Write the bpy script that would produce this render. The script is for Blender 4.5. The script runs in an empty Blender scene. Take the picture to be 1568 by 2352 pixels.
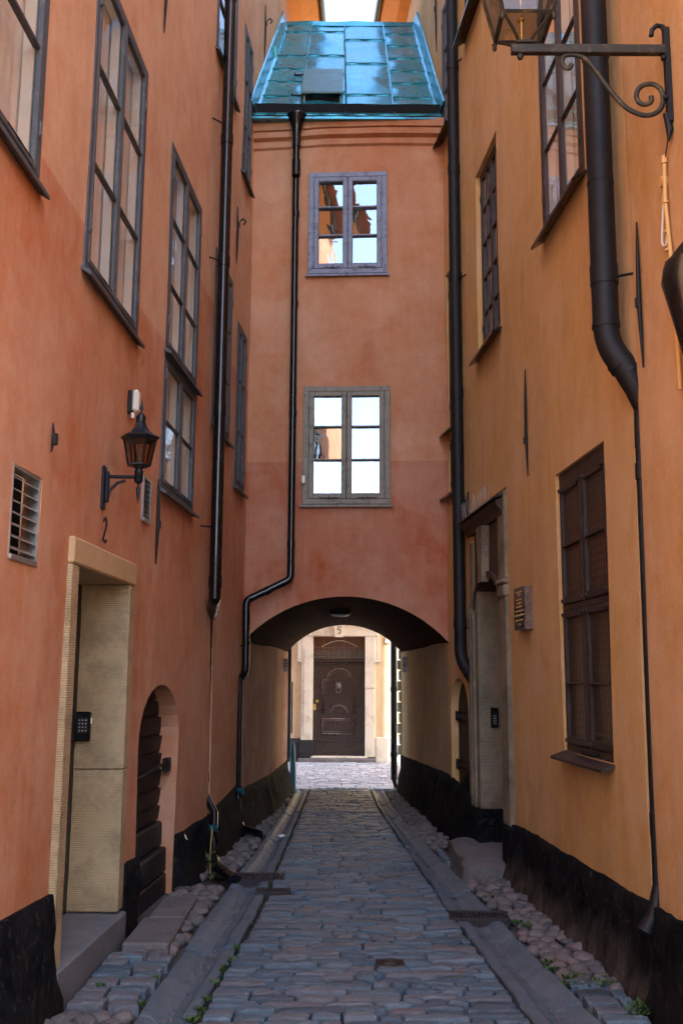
import bpy, bmesh, math, random
from math import sin, cos, pi, sqrt, atan2, radians
from mathutils import Vector, Matrix, noise
random.seed(7)
SC = bpy.context.scene
COL = SC.collection

# ---------------------------------------------------------------- camera, light, exposure
cam_d = bpy.data.cameras.new("camera"); cam = bpy.data.objects.new("camera", cam_d); COL.objects.link(cam)
cam_d.sensor_fit = 'HORIZONTAL'; cam_d.sensor_width = 36.0
cam_d.lens = 2287.0 / 1568.0 * 36.0
cam_d.clip_start = 0.05; cam_d.clip_end = 500
cam.location = (0, 0, 1.6)
pitch = math.atan(384 / 2287.0)
cam.rotation_mode = 'QUATERNION'
cam.rotation_quaternion = (Matrix.Rotation(pi / 2 + pitch, 4, 'X') @ Matrix.Rotation(radians(0.33), 4, 'Z')).to_quaternion()
SC.camera = cam

SUN_DIR = Vector((0.78, -0.62, 0)).normalized() * cos(radians(42)) + Vector((0, 0, sin(radians(42))))
world = bpy.data.worlds.new("World"); SC.world = world; world.use_nodes = True
nt = world.node_tree; nt.nodes.clear()
sky = nt.nodes.new("ShaderNodeTexSky"); sky.sky_type = 'NISHITA'; sky.sun_disc = False
sky.sun_elevation = radians(42); sky.sun_rotation = atan2(SUN_DIR.x, SUN_DIR.y)
sky.air_density = 1.0; sky.dust_density = 1.2; sky.ozone_density = 1.0
bg = nt.nodes.new("ShaderNodeBackground"); bg.inputs[1].default_value = 0.15
out = nt.nodes.new("ShaderNodeOutputWorld")
nt.links.new(sky.outputs[0], bg.inputs[0]); nt.links.new(bg.outputs[0], out.inputs[0])
sun_d = bpy.data.lights.new("sun", 'SUN'); sun_d.energy = 3.0; sun_d.angle = radians(0.53); sun_d.color = (1.0, 0.94, 0.86)
sun = bpy.data.objects.new("sun", sun_d); COL.objects.link(sun); sun.location = (0, 0, 40)
sun.rotation_mode = 'QUATERNION'; sun.rotation_quaternion = SUN_DIR.to_track_quat('Z', 'Y')
vs = SC.view_settings; vs.view_transform = 'Standard'; vs.look = 'None'; vs.gamma = 1.0; vs.use_curve_mapping = False
vs.exposure = 3.0
SC.cycles.max_bounces = 10; SC.cycles.diffuse_bounces = 6; SC.cycles.transparent_max_bounces = 12
SC.cycles.sample_clamp_indirect = 8.0

# ---------------------------------------------------------------- materials
MATS = {}
class NT:
    def __init__(s, name):
        s.m = bpy.data.materials.new(name); s.m.use_nodes = True; s.t = s.m.node_tree; s.t.nodes.clear()
        s.o = s.n('ShaderNodeOutputMaterial'); MATS[name] = s.m
        s.pos = s.n('ShaderNodeNewGeometry').outputs['Position']
    def n(s, t, **k):
        x = s.t.nodes.new(t)
        for a, b in k.items(): setattr(x, a, b)
        return x
    def l(s, a, b): s.t.links.new(a, b)
    def noise(s, scale, detail=4, rough=.55, vec=None, stretch=None, dist=0):
        v = vec or s.pos
        if stretch:
            mp = s.n('ShaderNodeMapping'); mp.inputs['Scale'].default_value = stretch; s.l(v, mp.inputs[0]); v = mp.outputs[0]
        x = s.n('ShaderNodeTexNoise'); x.inputs['Scale'].default_value = scale; x.inputs['Detail'].default_value = detail
        x.inputs['Roughness'].default_value = rough; x.inputs['Distortion'].default_value = dist
        s.l(v, x.inputs['Vector']); return x.outputs['Fac']
    def ramp(s, fac, stops):
        r = s.n('ShaderNodeValToRGB'); e = r.color_ramp.elements
        while len(e) < len(stops): e.new(0.5)
        for i, (p, c) in enumerate(stops):
            e[i].position = p; e[i].color = (c if isinstance(c, (tuple, list)) else (c, c, c)) [:3] + (1,) if isinstance(c, tuple) else (c, c, c, 1)
        s.l(fac, r.inputs[0]); return r.outputs[0]
    def mix(s, fac, a, b, mode='MIX'):
        x = s.n('ShaderNodeMix', data_type='RGBA', blend_type=mode)
        for v, i in ((fac, 0), (a, 6), (b, 7)):
            if hasattr(v, 'is_linked'): s.l(v, x.inputs[i])
            else: x.inputs[i].default_value = v if i == 0 else tuple(v)[:3] + (1,)
        return x.outputs[2]
    def math(s, op, a, b=0.0, clamp=False):
        x = s.n('ShaderNodeMath', operation=op, use_clamp=clamp)
        for v, i in ((a, 0), (b, 1)):
            if hasattr(v, 'is_linked'): s.l(v, x.inputs[i])
            else: x.inputs[i].default_value = v
        return x.outputs[0]
    def xyz(s):
        x = s.n('ShaderNodeSeparateXYZ'); s.l(s.pos, x.inputs[0]); return x.outputs
    def bump(s, h, strength, dist=.01, nrm=None):
        b = s.n('ShaderNodeBump'); b.inputs['Strength'].default_value = strength; b.inputs['Distance'].default_value = dist
        s.l(h, b.inputs['Height'])
        if nrm: s.l(nrm, b.inputs['Normal'])
        return b.outputs[0]
    def fin(s, col, rough=.8, nrm=None, metal=0.0, spec=.5, coat=0, emit=None, alpha=None, sheen=0):
        p = s.n('ShaderNodeBsdfPrincipled')
        for v, k in ((col, 'Base Color'), (rough, 'Roughness'), (metal, 'Metallic'), (spec, 'Specular IOR Level'), (coat, 'Coat Weight')):
            if hasattr(v, 'is_linked'): s.l(v, p.inputs[k])
            else: p.inputs[k].default_value = (tuple(v)[:3] + (1,)) if k == 'Base Color' else v
        if nrm: s.l(nrm, p.inputs['Normal'])
        s.l(p.outputs[0], s.o.inputs[0]); return p

def m_stucco(name, low, high, levels, mot=.4, streak=.35, dark=(.5, .5, .5)):
    """lime render: fine grain, brush clouds, rain streaks; repainted lower zone up to a level per stretch of wall"""
    t = NT(name); X, Y, Z = t.xyz()
    # paint level as function of Y
    lv = None
    for (y, z) in levels:
        g = t.math('GREATER_THAN', Y, y)
        zz = t.math('MULTIPLY', g, 1.0)
        lv = t.math('ADD', (lv if lv else 0.0), t.math('MULTIPLY', zz, z))
    wob = t.math('MULTIPLY', t.math('SUBTRACT', t.noise(2.0, 2), .5), .03)
    if levels:
        f = t.math('MULTIPLY', t.math('SUBTRACT', Z, t.math('ADD', lv, wob)), 60, clamp=True)
        base = t.mix(f, low, high)
    else:
        base = t.mix(0.0, low, high); f = None
    big = t.noise(.9, 5, .6)
    st = t.noise(1.7, 4, .6, stretch=(2.2, 2.2, .22), dist=.6)
    med = t.noise(6, 5, .65)
    c = t.mix(t.ramp(big, [(.3, 0.0), (.7, 1.0)]), base, t.mix(.35, base, (.80, .60, .42)))
    br = t.noise(2.6, 5, .65, stretch=(1, 1.2, .5), dist=.5); c = t.mix(t.ramp(br, [(.46, 0.0), (.72, .5)]), c, t.mix(.6, c, (.68, .58, .52), 'MULTIPLY'))
    c = t.mix(t.ramp(st, [(.42, 0.0), (.75, streak)]), c, t.mix(.55, c, dark, 'MULTIPLY'))
    c = t.mix(t.ramp(med, [(.35, 0.0), (.72, mot)]), c, t.mix(.4, c, (.9, .75, .6)))
    c = t.mix(t.ramp(t.noise(55, 4, .75), [(.42, 0.0), (.62, .5)]), c, t.mix(.5, c, (.72, .66, .6), 'MULTIPLY'))
    c = t.mix(t.ramp(t.noise(9, 7, .75, stretch=(1, 1, .55)), [(.52, 0.0), (.7, .4)]), c, t.mix(.5, c, (.66, .6, .55), 'MULTIPLY'))
    # splash-back dirt low on the wall
    zd = t.math('SUBTRACT', 1.0, t.math('DIVIDE', Z, 1.3), clamp=True)
    dn = t.ramp(t.noise(3.3, 6, .7, stretch=(1, 1, .5)), [(.35, 0.0), (.7, 1.0)])
    c = t.mix(t.math('MULTIPLY', t.math('MULTIPLY', zd, dn), .55), c, t.mix(.6, c, (.45, .36, .3), 'MULTIPLY'))
    vb = t.noise(16, 4, .65, stretch=(1, 1, .09)); c = t.mix(t.ramp(vb, [(.45, 0.0), (.68, .22)]), c, t.mix(.25, c, (.8, .62, .42)))
    pt = t.noise(.75, 3, .5, dist=.3); c = t.mix(t.ramp(pt, [(.52, 0.0), (.54, .16)]), c, t.mix(.5, c, (.85, .66, .5)))
    pk = t.noise(1.3, 2, .5, stretch=(1, 1.3, 1)); c = t.mix(t.ramp(pk, [(.60, 0.0), (.62, .16)]), c, t.mix(.6, c, (.7, .62, .58), 'MULTIPLY'))
    cr = t.n('ShaderNodeTexVoronoi', feature='DISTANCE_TO_EDGE'); cr.inputs['Scale'].default_value = .9; mpv = t.n('ShaderNodeMapping'); mpv.inputs['Scale'].default_value = (1, 1, .55); nz = t.n('ShaderNodeTexNoise'); nz.inputs['Scale'].default_value = 3.5; nz.inputs['Detail'].default_value = 6; t.l(t.pos, nz.inputs['Vector']); va = t.n('ShaderNodeVectorMath', operation='MULTIPLY_ADD'); va.inputs[1].default_value = (.35, .35, .35); t.l(nz.outputs['Color'], va.inputs[0]); t.l(t.pos, va.inputs[2]); t.l(va.outputs[0], mpv.inputs[0]); t.l(mpv.outputs[0], cr.inputs['Vector'])
    ck = t.math('MULTIPLY', t.ramp(cr.outputs['Distance'], [(.0, 1.0), (.006, 0.0)]), t.ramp(t.noise(.8, 2), [(.5, 0.0), (.6, .0)])); c = t.mix(ck, c, t.mix(.9, c, (.35, .28, .25), 'MULTIPLY'))
    sp = t.ramp(t.noise(34, 2, .5), [(.76, 0.0), (.79, .5)])
    c = t.mix(sp, c, (.75, .6, .48))
    grain = t.noise(140, 3, .7); g2 = t.noise(24, 4, .6); g3 = t.noise(2.6, 3, .5, stretch=(1, 1, .5))
    n = t.bump(g3, .5, .03); n = t.bump(t.noise(9, 5, .65), .45, .010, n); n = t.bump(g2, .5, .006, n); n = t.bump(grain, .7, .004, n)
    t.fin(c, .92, n, spec=.2); return t.m

def m_stone(name, c0, c1, c2=None, scale=30, rough=.75, bump=.5, rand=None, bd=.006, sc2=4):
    t = NT(name)
    c = t.mix(t.ramp(t.noise(sc2, 5, .6), [(.32, 0.0), (.68, 1.0)]), c0, c1)
    if rand:
        if rand == 'obj': r = t.n('ShaderNodeObjectInfo').outputs['Random']
        else: r = t.n('ShaderNodeNewGeometry').outputs['Random Per Island']
        cc = t.ramp(r, [(0.0, c0), (.3, c1), (.6, c2 or c0), (.82, tuple(v * 1.45 for v in c1)), (1.0, tuple(v * .55 for v in c0))])
        c = t.mix(.75, c, cc)
    sp = t.noise(scale * 4, 2, .6)
    c = t.mix(t.ramp(sp, [(.4, 0.0), (.75, .45)]), c, t.mix(.5, c, (1, .95, .9), 'SCREEN') if False else t.mix(.35, c, (.6, .55, .5)))
    c = t.mix(t.ramp(t.noise(11, 5, .7), [(.5, 0.0), (.8, .6)]), c, t.mix(.8, c, (.4, .36, .33), 'MULTIPLY'))
    n = t.bump(t.noise(scale, 6, .65), bump, bd); n = t.bump(t.noise(scale * 5, 3, .6), bump * .6, bd * .3, n)
    t.fin(c, rough, n, spec=.4); return t.m

def m_plain(name, col, rough=.5, metal=0.0, var=.3, bump=.15, scale=25, spec=.5, coat=0, dirt=None, dscale=7):
    t = NT(name)
    c = t.mix(t.ramp(t.noise(scale * .3, 4, .6), [(.3, 0.0), (.7, var)]), col, tuple(v * .55 for v in col))
    if dirt: c = t.mix(t.ramp(t.noise(dscale, 6, .7), [(.52, 0.0), (.68, .85)]), c, dirt)
    r = t.math('ADD', t.math('MULTIPLY', t.noise(scale, 3), .25), rough - .12)
    t.fin(c, r, t.bump(t.noise(scale, 5, .6), bump, .004), metal, spec, coat); return t.m

def m_tooled(name, col, col2, pitch=.016, dirt=(.12, .1, .07), depth=.0035):
    """sandstone with fine horizontal tooling"""
    t = NT(name); X, Y, Z = t.xyz()
    w = t.math('SINE', t.math('MULTIPLY', t.math('ADD', Z, t.math('MULTIPLY', t.noise(2, 2), .008)), 2 * pi / pitch))
    wv = t.math('MULTIPLY', t.math('ADD', w, 1.0), .5)
    c = t.mix(t.ramp(t.noise(1.6, 5, .6), [(.35, 0.0), (.7, 1.0)]), col, col2)
    c = t.mix(t.ramp(t.noise(3.4, 7, .75), [(.45, 0.0), (.68, .7)]), c, dirt)
    c = t.mix(t.math('MULTIPLY', t.math('SUBTRACT', 1.0, wv), .35), c, t.mix(.7, c, (.35, .3, .25), 'MULTIPLY'))
    n = t.bump(wv, .8, depth); n = t.bump(t.noise(90, 3, .7), .4, .003, n)
    t.fin(c, .85, n, spec=.25); return t.m

def m_plinth(name, lowc):
    t = NT(name); X, Y, Z = t.xyz()
    c = t.mix(t.ramp(t.noise(6, 6, .7), [(.35, 0.0), (.7, 1.0)]), (.0045, .0048, .006), (.016, .016, .018))
    c = t.mix(t.ramp(t.noise(17, 6, .75), [(.55, 0.0), (.66, .75)]), c, (.055, .05, .048))
    low = t.math('SUBTRACT', 1.0, t.math('DIVIDE', Z, t.math('ADD', .02, t.math('MULTIPLY', t.noise(2.2, 4), .42))), clamp=True)
    c = t.mix(t.math('MULTIPLY', t.math('MULTIPLY', low, t.ramp(t.noise(7, 7, .75, stretch=(1, 1, .5)), [(.35, .15), (.62, 1.0)])), .9), c, lowc)
    n = t.bump(t.noise(14, 6, .7, stretch=(1, 1, .35)), .8, .02); n = t.bump(t.noise(9, 6, .65), .9, .03, n); n = t.bump(t.noise(60, 4, .6), .6, .006, n)
    t.fin(c, .8, n, spec=.04); return t.m

def m_copper(name):
    t = NT(name)
    r = t.n('ShaderNodeObjectInfo').outputs['Random']
    c = t.mix(t.ramp(t.noise(3.2, 6, .65), [(.3, 0.0), (.7, 1.0)]), (.022, .30, .40), (.05, .42, .50))
    c = t.mix(t.math('MULTIPLY', r, .5), c, (.03, .22, .28))
    c = t.mix(t.ramp(t.noise(9, 6, .7), [(.55, 0.0), (.75, .7)]), c, (.10, .13, .11))
    c = t.mix(t.ramp(t.noise(9, 5, .7, stretch=(1.6, .25, .25)), [(.5, 0.0), (.72, .55)]), c, (.06, .15, .16))
    n = t.bump(t.noise(1.6, 1, .4, dist=.4), .6, .08); t.fin(c, t.math('ADD', .20, t.math('MULTIPLY', t.noise(7, 3), .18)), n, .55, .9, coat=.2); return t.m

def m_glass(name, refl_add=.0, wav=.35, tint=(.9, .95, 1.0)):
    t = NT(name)
    fr = t.n('ShaderNodeFresnel'); fr.inputs['IOR'].default_value = 1.55
    n = t.bump(t.noise(3.5, 2, .4, dist=.8), wav, .02); t.l(n, fr.inputs['Normal'])
    f = t.math('ADD', t.math('MULTIPLY', fr.outputs[0], .65), refl_add, clamp=True)
    g = t.n('ShaderNodeBsdfGlossy'); g.inputs['Roughness'].default_value = .015; g.inputs['Color'].default_value = (*tint, 1); t.l(n, g.inputs['Normal'])
    tr = t.n('ShaderNodeBsdfTransparent'); tr.inputs['Color'].default_value = (.99, .99, .98, 1)
    m = t.n('ShaderNodeMixShader'); t.l(f, m.inputs[0]); t.l(tr.outputs[0], m.inputs[1]); t.l(g.outputs[0], m.inputs[2])
    t.l(m.outputs[0], t.o.inputs[0]); return t.m

LEFTC = m_stucco('render_orange', (.54, .175, .058), (.64, .32, .16), [(-50, 4.12), (8.43, 1.0), (9.75, -.27)], dark=(.55, .45, .42))
ARCHC = m_stucco('render_terracotta', (.43, .092, .024), (.55, .20, .075), [(-50, 4.02)], mot=.3, dark=(.6, .42, .38))
RIGHTC = m_stucco('render_ochre', (.62, .375, .105), (.6, .3, .12), [], mot=.35, streak=.55, dark=(.62, .48, .36))
RIGHT2C = m_stucco('render_burnt_ochre', (.58, .31, .08), (.6, .3, .12), [], streak=.4, dark=(.6, .45, .36))
REARC = m_stucco('render_gold', (.78, .36, .08), (.6, .3, .12), [])
FACEC = m_stucco('render_cream', (.60, .48, .29), (.5, .4, .24), [], mot=.5, dark=(.7, .62, .5))
SETT_O = m_stone('sett_stone', (.034, .075, .11), (.085, .14, .175), (.135, .125, .13), rand='obj', rough=.4, bump=.9)
SETT_S = m_stone('sett_stone_mass', (.034, .075, .11), (.085, .14, .175), (.135, .125, .13), rand='isl', rough=.4, bump=.9)
COB_O = m_stone('cobble_stone', (.055, .055, .062), (.115, .105, .10), (.17, .13, .115), rand='obj', scale=22)
COB_S = m_stone('cobble_stone_mass', (.055, .055, .062), (.115, .105, .10), (.17, .13, .115), rand='isl', scale=22)
SLABM = m_stone('gutter_granite', (.055, .095, .13), (.105, .145, .17), rand=None, bump=.7, rough=.55)
DIRT = m_stone('joint_grit', (.028, .026, .026), (.075, .066, .058), rand=None, scale=45, bump=.9, rough=.95, bd=.01, sc2=2)
STEP = m_stone('step_stone', (.085, .08, .085), (.16, .145, .14), rand=None, bump=.6)
SILLSTONE = m_stone('threshold_stone', (.10, .11, .125), (.15, .15, .155), rand=None, bump=.3)
SAND = m_tooled('sandstone_tooled', (.50, .36, .19), (.60, .45, .27), .0125, dirt=(.22, .165, .10))
SANDG = m_tooled('sandstone_grey', (.26, .22, .145), (.34, .29, .2), .013, dirt=(.09, .075, .055))
SANDB = m_plain('sandstone_brown', (.075, .043, .03), .8, var=.5, bump=.4)
LINTEL = m_plain('sandstone_smooth', (.60, .40, .20), .85, var=.35, bump=.4)
LIME = m_plain('limestone_pale', (.72, .66, .54), .8, var=.25, bump=.3, scale=16, dirt=(.42, .36, .27), dscale=3)
PLINTH = m_plinth('tarred_plinth', (.018, .015, .013)); PLINTHR = m_plinth('tarred_plinth_gritty', (.12, .098, .078))
BLACKM = m_plain('black_matt_steel', (.0055, .006, .0075), .6, .2, bump=.15, scale=40, dirt=(.014, .013, .012), dscale=18)
BLACKP = m_plain('black_painted_steel', (.003, .0038, .006), .24, .2, bump=.04, scale=8, coat=.3)
IRON = m_plain('wrought_iron', (.009, .0088, .0095), .55, .3, bump=.5, scale=60, dirt=(.022, .017, .012), dscale=22)
STUD = None
IRONG = m_plain('weathered_iron', (.04, .035, .024), .55, .35, bump=.5, scale=45, dirt=(.16, .13, .06), dscale=12)
LANT = m_plain('lantern_paint', (.006, .010, .016), .38, .2, bump=.2, scale=30)
GREYBLUE = m_plain('window_paint_grey', (.07, .078, .088), .55, var=.35, bump=.4, scale=30, dirt=(.13, .125, .115), dscale=15)
GREYLILAC = m_plain('window_paint_lilac', (.26, .31, .42), .6, var=.35, bump=.4, scale=30, dirt=(.1, .1, .12), dscale=15)
GREYOLIVE = m_plain('window_paint_olive', (.28, .26, .20), .6, var=.35, bump=.4, scale=30, dirt=(.1, .095, .085), dscale=15)
BROWNP = m_plain('window_paint_brown', (.034, .020, .015), .5, var=.4, bump=.5, scale=30, dirt=(.06, .045, .045), dscale=14)
WHITEP = m_plain('white_paint', (.88, .84, .74), .5, var=.12, bump=.1)
CURT = m_plain('curtain_cloth', (.88, .82, .76), .95, var=.2, bump=.2, scale=12)
ROOMD = m_plain('room_dark', (.05, .042, .036), .9, var=.4, bump=.1)
WOODD = m_plain('door_dark_wood', (.006, .006, .005), .45, var=.3, bump=.3, scale=30)
DOOR5 = m_plain('door_brown_paint', (.030, .017, .014), .3, var=.35, bump=.15, scale=20, coat=0)
PLANK = m_plain('shutter_plank', (.028, .012, .009), .7, var=.5, bump=.6, scale=35, dirt=(.012, .009, .008), dscale=9)
BLOCKD = m_plain('basement_block', (.009, .0095, .012), .6, var=.5, bump=.9, scale=22, dirt=(.05, .045, .045), dscale=11)
COPPER = m_copper('copper_patina')
COPG = m_plain('copper_grey', (.12, .24, .25), .5, .3, var=.4, bump=.3, dirt=(.12, .1, .08), dscale=6)
BLACKD = m_plain('deep_black', (.002, .002, .002), .9, var=.1)
GLASS = m_glass('window_glass', .0, .05)
GLASSF = m_glass('front_window_glass', .26, .06)
GLASSL = m_glass('lantern_glass', .0, .1)
DOORLIT = m_plain('door_moulding_lit', (.085, .055, .05), .28, var=.3, bump=.1)  # door paint lightened on the mouldings to stand in for highlights
IRONL = m_plain('pale_ironwork', (.13, .115, .09), .5, var=.3)
SMOKE = m_plain('smoked_glass', (.10, .045, .025), .12, var=.3, bump=.05)
RIBG = None
def m_ribbed():
    t = NT('ribbed_glass'); X, Y, Z = t.xyz()
    a = t.math('SINE', t.math('MULTIPLY', t.math('ADD', Y, t.math('MULTIPLY', t.noise(14, 3), .01)), 2 * pi / .032))
    b = t.math('SINE', t.math('MULTIPLY', t.math('ADD', Z, t.math('MULTIPLY', a, .0)), 2 * pi / .05))
    ab = t.math('MULTIPLY', t.math('MULTIPLY', t.math('ADD', a, 1), .5), t.math('ADD', .6, t.math('MULTIPLY', b, .4)))
    c = t.mix(ab, (.010, .007, .005), (.12, .062, .026))
    t.fin(c, .28, t.bump(ab, .8, .006), spec=.6); return t.m
RIBG = m_ribbed()
YELP = m_plain('conduit_paint', (.72, .42, .13), .5, var=.2, bump=.1)
LOUV = m_plain('louvre_metal', (.30, .26, .22), .55, .2, var=.3)
BRASS = m_plain('brass', (.65, .42, .12), .25, .9, var=.2, bump=.05)
STEEL = m_plain('steel', (.5, .5, .48), .35, .8, var=.2)
PLAST = m_plain('pale_plastic', (.72, .68, .58), .45, var=.1)
PLASTD = m_plain('aged_lamp', (.30, .22, .12), .3)
GRANP = m_stone('polished_granite', (.05, .035, .035), (.26, .16, .11), rand=None, scale=60, rough=.3, bump=.1, sc2=55)
PLAQ = m_plain('plaque_face', (.035, .022, .022), .25, var=.4, bump=.05)
GOLD = m_plain('gold_letters', (.62, .40, .11), .45, .3, var=.2, bump=.05)
WHITES = m_plain('sign_white', (.85, .86, .88), .45, var=.1)
BLUEI = m_plain('sign_ink', (.08, .09, .16), .6, var=.1)
TEAL = m_plain('teal_bollard_paint', (.03, .12, .15), .5, var=.4, bump=.5, dirt=(.02, .05, .06))
WOODS = m_plain('soffit_boards', (.80, .33, .06), .7, var=.3, bump=.2)
TILE = m_plain('roof_tile', (.32, .14, .09), .85, var=.5, bump=.5)
LEAF = m_plain('weed_leaf', (.045, .10, .02), .6, var=.4, bump=.1)
STRAW = m_plain('dry_stalk', (.32, .22, .10), .8, var=.3)
PAPER = m_plain('litter_paper', (.75, .75, .75), .7, var=.1)
RUST = m_plain('rusty_iron', (.035, .032, .034), .6, .3, var=.4, bump=.5, scale=50, dirt=(.075, .045, .035), dscale=14)

# ---------------------------------------------------------------- mesh helpers
WM = {}
class MB:
    """collects primitives in a local frame F and builds them as one mesh object"""
    def __init__(s, F=None): s.v = []; s.f = []; s.sm = []; s.F = F
    def add(s, vs, fs, smooth=False):
        b = len(s.v)
        s.v += [tuple(s.F @ Vector(p)) for p in vs] if s.F is not None else [tuple(p) for p in vs]
        s.f += [tuple(b + i for i in f) for f in fs]; s.sm += [smooth] * len(fs)
        return s
    def box(s, x0, x1, y0, y1, z0, z1, j=0.0):
        r = lambda: random.uniform(-j, j)
        p = [(x + r(), y + r(), z + r()) for z in (z0, z1) for y in (y0, y1) for x in (x0, x1)]
        return s.add(p, [(0, 2, 3, 1), (4, 5, 7, 6), (0, 1, 5, 4), (2, 6, 7, 3), (0, 4, 6, 2), (1, 3, 7, 5)])
    def rbox(s, x0, x1, y0, y1, z0, z1, b=.006):
        """box with chamfered edges"""
        bm = bmesh.new(); bmesh.ops.create_cube(bm, size=1.0)
        for v in bm.verts: v.co = Vector((x0 + (x1 - x0) * (v.co.x + .5), y0 + (y1 - y0) * (v.co.y + .5), z0 + (z1 - z0) * (v.co.z + .5)))
        b = min(b, .3 * min(abs(x1 - x0), abs(y1 - y0), abs(z1 - z0)))
        bmesh.ops.bevel(bm, geom=list(bm.edges), offset=b, segments=1, affect='EDGES')
        bm.verts.index_update(); vs = [tuple(v.co) for v in bm.verts]; fs = [tuple(v.index for v in f.verts) for f in bm.faces]; bm.free()
        return s.add(vs, fs)
    def tube(s, pts, r, n=10, cap=True, smooth=True, flat=None):
        pts = [Vector(p) for p in pts]; rs = r if isinstance(r, (list, tuple)) else [r] * len(pts)
        ring = []; up = None
        for i, p in enumerate(pts):
            d = (pts[min(i + 1, len(pts) - 1)] - pts[max(i - 1, 0)]).normalized()
            if up is None:
                up = Vector((0, 0, 1)) if abs(d.z) < .9 else Vector((1, 0, 0))
            a = d.cross(up).normalized(); b = a.cross(d).normalized(); up = b
            fl = flat or 1.0
            ring.append([p + a * cos(2 * pi * k / n) * rs[i] + b * sin(2 * pi * k / n) * rs[i] * fl for k in range(n)])
        vs = [q for rr in ring for q in rr]; fs = []
        for i in range(len(pts) - 1):
            for k in range(n):
                fs.append((i * n + k, i * n + (k + 1) % n, (i + 1) * n + (k + 1) % n, (i + 1) * n + k))
        pass
        s.add(vs, fs, smooth)
        if cap: s.add(vs[:n] + vs[-n:], [tuple(range(n - 1, -1, -1)), tuple(n + k for k in range(n))])
        return s
    def lathe(s, prof, c=(0, 0), n=16, smooth=True, ax='z', rot=0.0, sq=None):
        """prof: list of (radius, height) ; axis z through c"""
        vs = []; fs = []
        for r, z in prof:
            for k in range(n):
                a = 2 * pi * k / n + rot
                vs.append((c[0] + r * cos(a), c[1] + r * sin(a), z))
        for i in range(len(prof) - 1):
            for k in range(n): fs.append((i * n + k, i * n + (k + 1) % n, (i + 1) * n + (k + 1) % n, (i + 1) * n + k))
        s.add(vs, fs, smooth)
        return s.add(vs[:n] + vs[-n:], [tuple(range(n - 1, -1, -1)), tuple(n + k for k in range(n))])
    def prism(s, poly, off):
        """poly: 3-D points of a planar outline, extruded by the vector off"""
        n = len(poly); off = Vector(off)
        vs = [Vector(p) for p in poly] + [Vector(p) + off for p in poly]
        fs = [tuple(range(n)), tuple(range(2 * n - 1, n - 1, -1))] + [(i, (i + 1) % n, n + (i + 1) % n, n + i) for i in range(n)]
        return s.add(vs, fs)
    def build(s, name, mat, parent=None, recalc=True, label=None):
        n = max(len(s.v), 1)
        c = Vector((sum((p[0] for p in s.v)) / n, sum((p[1] for p in s.v)) / n, sum((p[2] for p in s.v)) / n))
        me = bpy.data.meshes.new(name)
        me.from_pydata([(p[0] - c.x, p[1] - c.y, p[2] - c.z) for p in s.v], [], s.f)
        me.polygons.foreach_set('use_smooth', s.sm)
        if recalc:
            bm = bmesh.new(); bm.from_mesh(me); bmesh.ops.recalc_face_normals(bm, faces=list(bm.faces)); bm.to_mesh(me); bm.free()
        me.materials.append(mat)
        return place(name, me, Matrix.Translation(c), parent, label)

def place(name, me, W, parent=None, label=None):
    o = bpy.data.objects.new(name, me); COL.objects.link(o)
    if parent is not None:
        o.parent = parent; o.matrix_parent_inverse = Matrix.Identity(4)
        o.matrix_basis = WM[parent.name].inverted() @ W
    else: o.matrix_basis = W
    WM[o.name] = W.copy()
    if label: o['label'] = label
    return o
def tag(o, label, cat=None, group=None, kind=None):
    if label: o['label'] = label
    if cat: o['category'] = cat
    if group: o['group'] = group
    if kind: o['kind'] = kind
    return o
def thing(name, loc, label, cat, group=None):
    W = Matrix.Translation(Vector(loc)); o = place(name, None, W); return tag(o, label, cat, group)
def frame(o, u, n, w=(0, 0, 1)):
    u, n, w = Vector(u).normalized(), Vector(n).normalized(), Vector(w)
    return Matrix(((u.x, n.x, w.x, o[0]), (u.y, n.y, w.y, o[1]), (u.z, n.z, w.z, o[2]), (0, 0, 0, 1)))

# ---------------------------------------------------------------- plan of the alley (metres, camera at x 0, y 0)
XLK = [(-8, -1.75), (0, -1.62), (4, -1.5), (5.4, -1.455), (6.7, -1.40), (7.3, -1.35), (8.6, -1.27), (11, -1.083), (13, -.87), (15.2, -.78)]
XRK = [(-8, 2.1), (0, 1.9), (4, 1.70), (5.95, 1.61), (7, 1.545), (8.3, 1.46), (9.5, 1.37), (10.3, 1.28), (11, 1.165), (13, 1.05), (15.2, .89)]
def interp(K, y):
    if y <= K[0][0]: return K[0][1]
    for (a, p), (b, q) in zip(K, K[1:]):
        if y <= b: return p + (q - p) * (y - a) / (b - a)
    return K[-1][1]
def sm(K, y):
    return sum(interp(K, y + d) for d in (-.3, -.15, 0, .15, .3)) / 5
def WP(side, y, z, off=0.0, w=1):
    """point on a side wall; off is measured out of the wall into the alley"""
    b = .010 * noise.noise(Vector((0 if side == 'L' else 9, y * .8, z * .55))) * 2 * w
    return (sm(XLK, y) + off + b, y, z) if side == 'L' else (sm(XRK, y) - off + b, y, z)
def wall_frame(side, y0, y1, z, off=0.0):
    a = Vector(WP(side, y0, z, off, 0)); b = Vector(WP(side, y1, z, off, 0)); u = (b - a); u.z = 0
    n = Vector((u.y, -u.x, 0)) if side == 'L' else Vector((-u.y, u.x, 0))
    return frame(a, u, n), u.length

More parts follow.
